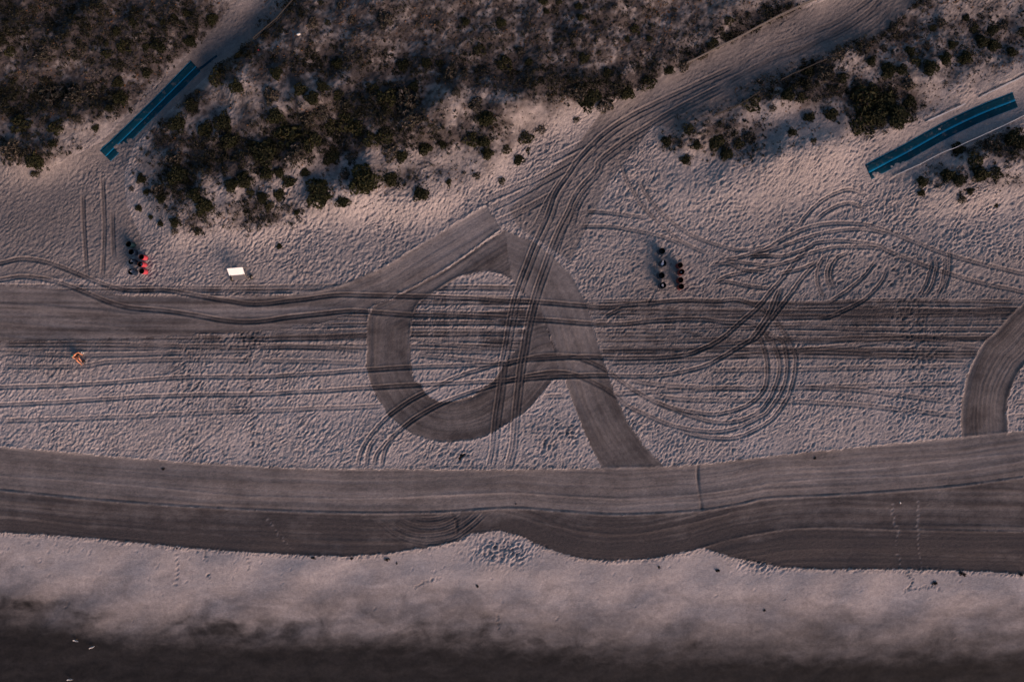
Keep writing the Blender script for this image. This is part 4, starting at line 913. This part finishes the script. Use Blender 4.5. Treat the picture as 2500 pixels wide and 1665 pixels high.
for sx_ in (-.98, 1.02):
    M_ = Matrix.Translation((sx_, -.02, .24)) @ Matrix.Rotation(math.radians(90), 4, 'Y')
    w_ = MB().lathe([(.10, -.07), (.18, -.10), (.235, -.07), (.25, 0), (.235, .07), (.18, .10), (.10, .07), (.10, -.07)], 24, M_).obj('wheel', M_TYRE, st, True)
    MB().lathe([(.001, -.075), (.095, -.075), (.105, 0), (.095, .075), (.001, .075)], 20, M_).obj('hub', M_HUB, w_, True)

# ------------------------------------------------------------------ seated person
def skin_obj(name, joints, edges, mat_, parent, sub=2, root=0):
    me = bpy.data.meshes.new(name); me.from_pydata([j[0] for j in joints], edges, []); me.update()
    o = link(name, me, mat_, parent)
    md = o.modifiers.new('skin', 'SKIN'); md.use_smooth_shade = True
    for i, j in enumerate(joints):
        r_ = j[1]; me.skin_vertices[0].data[i].radius = r_ if hasattr(r_, '__len__') else (r_, r_)
    me.skin_vertices[0].data[root].use_root = True
    s_ = o.modifiers.new('subdivision', 'SUBSURF'); s_.levels = sub; s_.render_levels = sub
    return o
px_, py_, pz_ = at(189, 866)
pe = empty('person', (px_, py_, pz_), math.radians(-142), (1.2, 1.2, 1.2)); tag(pe, 'person in dark top and cap sitting on the sand with bare legs drawn up', 'person')
J = [((0, 0, .13), (.15, .12)), ((0, .01, .30), (.13, .10)), ((0, .03, .46), (.16, .10)), ((0, .045, .57), (.06, .06)), ((0, .06, .63), (.05, .05)), ((0, .085, .70), (.075, .085)), ((0, .09, .79), (.08, .095)), ((0, .085, .86), (.05, .06)), ((0, .175, .735), (.018, .018))]
E = [(0, 1), (1, 2), (2, 3), (3, 4), (4, 5), (5, 6), (6, 7), (5, 8)]
for sg in (-1, 1):
    b0 = len(J)
    J += [((sg * .18, .03, .52), .058), ((sg * .30, -.02, .31), .046), ((sg * .33, .16, .12), .034), ((sg * .33, .23, .06), (.038, .022))]
    E += [(2, b0), (b0, b0 + 1), (b0 + 1, b0 + 2), (b0 + 2, b0 + 3)]
    for fi_, (dx, dy, ln) in enumerate(((-.030, .035, .06), (-.012, .045, .075), (.006, .045, .08), (.022, .04, .072))):
        q = len(J); J += [((sg * (.33 + dx), .23 + dy, .05), .009), ((sg * (.33 + dx * 1.2), .23 + dy + ln * .5, .04), .008), ((sg * (.33 + dx * 1.3), .23 + dy + ln * .9, .022), .007)]
        E += [(b0 + 3, q), (q, q + 1), (q + 1, q + 2)]
    q = len(J); J += [((sg * .285, .22, .06), .010), ((sg * .26, .25, .04), .008)]; E += [(b0 + 2, q), (q, q + 1)]
    h0 = len(J)
    J += [((sg * .10, .06, .12), .085), ((sg * .13 + .05, .44, .34), .066), ((sg * .11 + .10, .62, .20), .055), ((sg * .10 + .13, .80, .06), .038), ((sg * .10 + .15, .95, .05), (.042, .024))]
    E += [(0, h0), (h0, h0 + 1), (h0 + 1, h0 + 2), (h0 + 2, h0 + 3), (h0 + 3, h0 + 4)]
skin_obj('body', J, E, M_SKIN, pe)
skin_obj('top', [((0, 0, .16), (.165, .13)), ((0, .01, .30), (.145, .115)), ((0, .03, .45), (.195, .135)), ((0, .035, .54), (.14, .11)), ((-.17, .035, .51), .085), ((.17, .035, .51), .085)], [(0, 1), (1, 2), (2, 3), (2, 4), (2, 5)], M_NAVY, pe)
skin_obj('shorts', [((0, 0, .12), (.168, .135)), ((-.105, .07, .13), .10), ((.105, .07, .13), .10), ((-.10, .22, .225), .09), ((.13, .22, .225), .09)], [(0, 1), (0, 2), (1, 3), (2, 4)], M_SHORT, pe)
skin_obj('hair', [((0, .04, .72), (.07, .06)), ((0, .055, .80), (.087, .085)), ((0, .07, .865), (.06, .07))], [(0, 1), (1, 2)], M_HAIR, pe)
MB().lathe([(.105, .815), (.10, .86), (.07, .90), (.001, .915)], 18, Matrix.Translation((0, .085, 0))).obj('cap', M_CAP, pe, True)
bu_, bv_, bw_ = at(206, 883)
bag = skin_obj('beach_bag', [((bu_ - .08, bv_ - .16, bw_ + .10), .13), ((bu_, bv_, bw_ + .13), .15), ((bu_ + .06, bv_ + .17, bw_ + .10), .12)], [(0, 1), (1, 2)], M_BAGC, None)
tag(bag, 'small dark bag lying on the sand below the seated person', 'bag')
hx = MB().tube([(bu_ - .05, bv_ - .1, bw_ + .22), (bu_ - .02, bv_ - .05, bw_ + .34), (bu_ + .03, bv_ + .06, bw_ + .34), (bu_ + .05, bv_ + .1, bw_ + .22)], .012, 6).obj('handle', M_BAGC, bag)
x, y, z = at(203, 861.5)
cp = MB().lathe([(.001, 0), (.10, 0), (.115, .04), (.12, .16), (.128, .17), (.115, .175), (.09, .06), (.001, .05)], 18); o = cp.obj('paper_cup', M_SHELL, None, True); o.location = (x, y, z); tag(o, 'small pale cup standing beside the seated person', 'cup')

# ------------------------------------------------------------------ gulls, seaweed, bits
def gull(u, v, ang, label, mir=1):
    x, y, z = at(u, v); r0 = empty('gull', (x, y, z), ang, (1.15, 1.15, 1.15)); tag(r0, label, 'bird', 'gulls on the wet sand')
    skin_obj('body', [((-.24, 0, .17), (.012, .03)), ((-.13, 0, .18), (.05, .05)), ((0, 0, .18), (.075, .07)), ((.10, 0, .20), (.06, .06)), ((.15, 0, .26), (.034, .034)), ((.175, 0, .30), (.04, .04)), ((.205, 0, .30), (.024, .024))], [(i, i + 1) for i in range(6)], M_GULLW, r0, 1, 2)
    for sg in (-1, 1):
        MB().add([(.10, sg * .055, .225), (.02, sg * .085, .215), (-.14, sg * .06, .20), (-.30, sg * .015, .185), (-.12, sg * .01, .245), (.04, sg * .02, .262), (.08, sg * .07, .18), (-.10, sg * .075, .17)], [(0, 1, 5), (1, 2, 4, 5), (2, 3, 4), (0, 6, 1), (1, 6, 7, 2), (2, 7, 3)]).obj('wing', M_GULLG, r0, True)
        MB().tube([(.0, sg * .03, .13), (.01, sg * .035, .0), (.05, sg * .035, .005)], [.007, .006, .008], 5).obj('leg', M_BEAK, r0)
    MB().tube([(.21, 0, .298), (.245, 0, .292), (.262, 0, .282)], [.012, .009, .003], 6).obj('beak', M_BEAK, r0)
gull(188, 1561, math.radians(160), 'left gull of the upper pair on the dark wet sand')
gull(227.5, 1577, math.radians(200), 'right and brightest gull of the upper pair on the dark wet sand')
gull(173.5, 1655.5, math.radians(180), 'lone gull lowest on the dark wet sand near the bottom edge')
def weed(u, v, r, label, name='seaweed_clump', catg='seaweed'):
    x, y, z = at(u, v); rg = np.random.default_rng(int(u * 7))
    cen = np.concatenate([rg.normal(0, r * .5, (5, 2)), np.zeros((5, 1))], 1)
    co, f, tn = leaf_cloud(cen, rg.uniform(.4, .7, 5) * r, rg.uniform(.3, .5, 5) * r, 16, np.full(5, r * .4), np.full(5, .3), rg)
    o = link(name, raw_mesh(name, co, f, smooth=False), M_WEED); o.location = (x, y, z); tag(o, label, catg, 'dark clumps washed up on the sand')
weed(764, 1363, .17, 'leftmost dark clump on the pale sand under the lower combed strip'); weed(857, 1364, .13, 'small dark clump at the edge of the combed strip, second from left'); weed(945, 1365, .18, 'dark clump on pale sand left of the churned patch')
weed(1166, 1431, .16, 'dark clump alone in the middle of the pale sand'); weed(1751, 1392, .19, 'roundest black clump below the lowest combed strip'); weed(1867, 1490, .13, 'small dark clump farthest down the pale sand on the right')
weed(2284, 1421, .22, 'spiky dark clump on pale sand near the right edge'); weed(2349, 1401, .26, 'largest spiky dark clump, nearest the right combed strip'); weed(1609, 1384, .15, 'thin dark curl of weed under the middle combed strip')
weed(2490, 1401, .2, 'dark clump cut by the right edge of the photo'); weed(398, 1144, .13, 'small dark clump on the upper combed strip at left'); weed(1989, 1117, .13, 'small dark clump on the upper combed strip at right')
weed(1125, 1115, .30, 'brown clump of debris above the upper combed strip'); weed(1260, 1230, .08, 'tiny dark clump on the middle of the upper combed strip'); weed(432, 1338, .10, 'dark speck of weed on the pale sand at far left'); weed(968, 1374, .09, 'tiny dark speck beside the clump left of the churned patch')
def bit(u, v, r, mt, label, name, catg):
    x, y, z = at(u, v)
    o = MB().lathe([(.001, 0), (r * .7, 0), (r, r * .25), (r * .8, r * .5), (r * .3, r * .62), (.001, r * .64)], 10).obj(name, mt, None, True); o.location = (x, y, z); o.scale = (1.3, .8, 1); o.rotation_euler = (0, 0, u); tag(o, label, catg)
bit(2198, 1227, .09, M_SHELL, 'single white shell on the dark combed strip at right', 'shell', 'shell')
bit(729, 85, .16, M_SHELL, 'white scrap caught in the scrub beside the left path', 'litter_scrap', 'litter')
bit(630.5, 123, .10, M_RED, 'tiny red scrap at the edge of the left path', 'litter_scrap', 'litter')
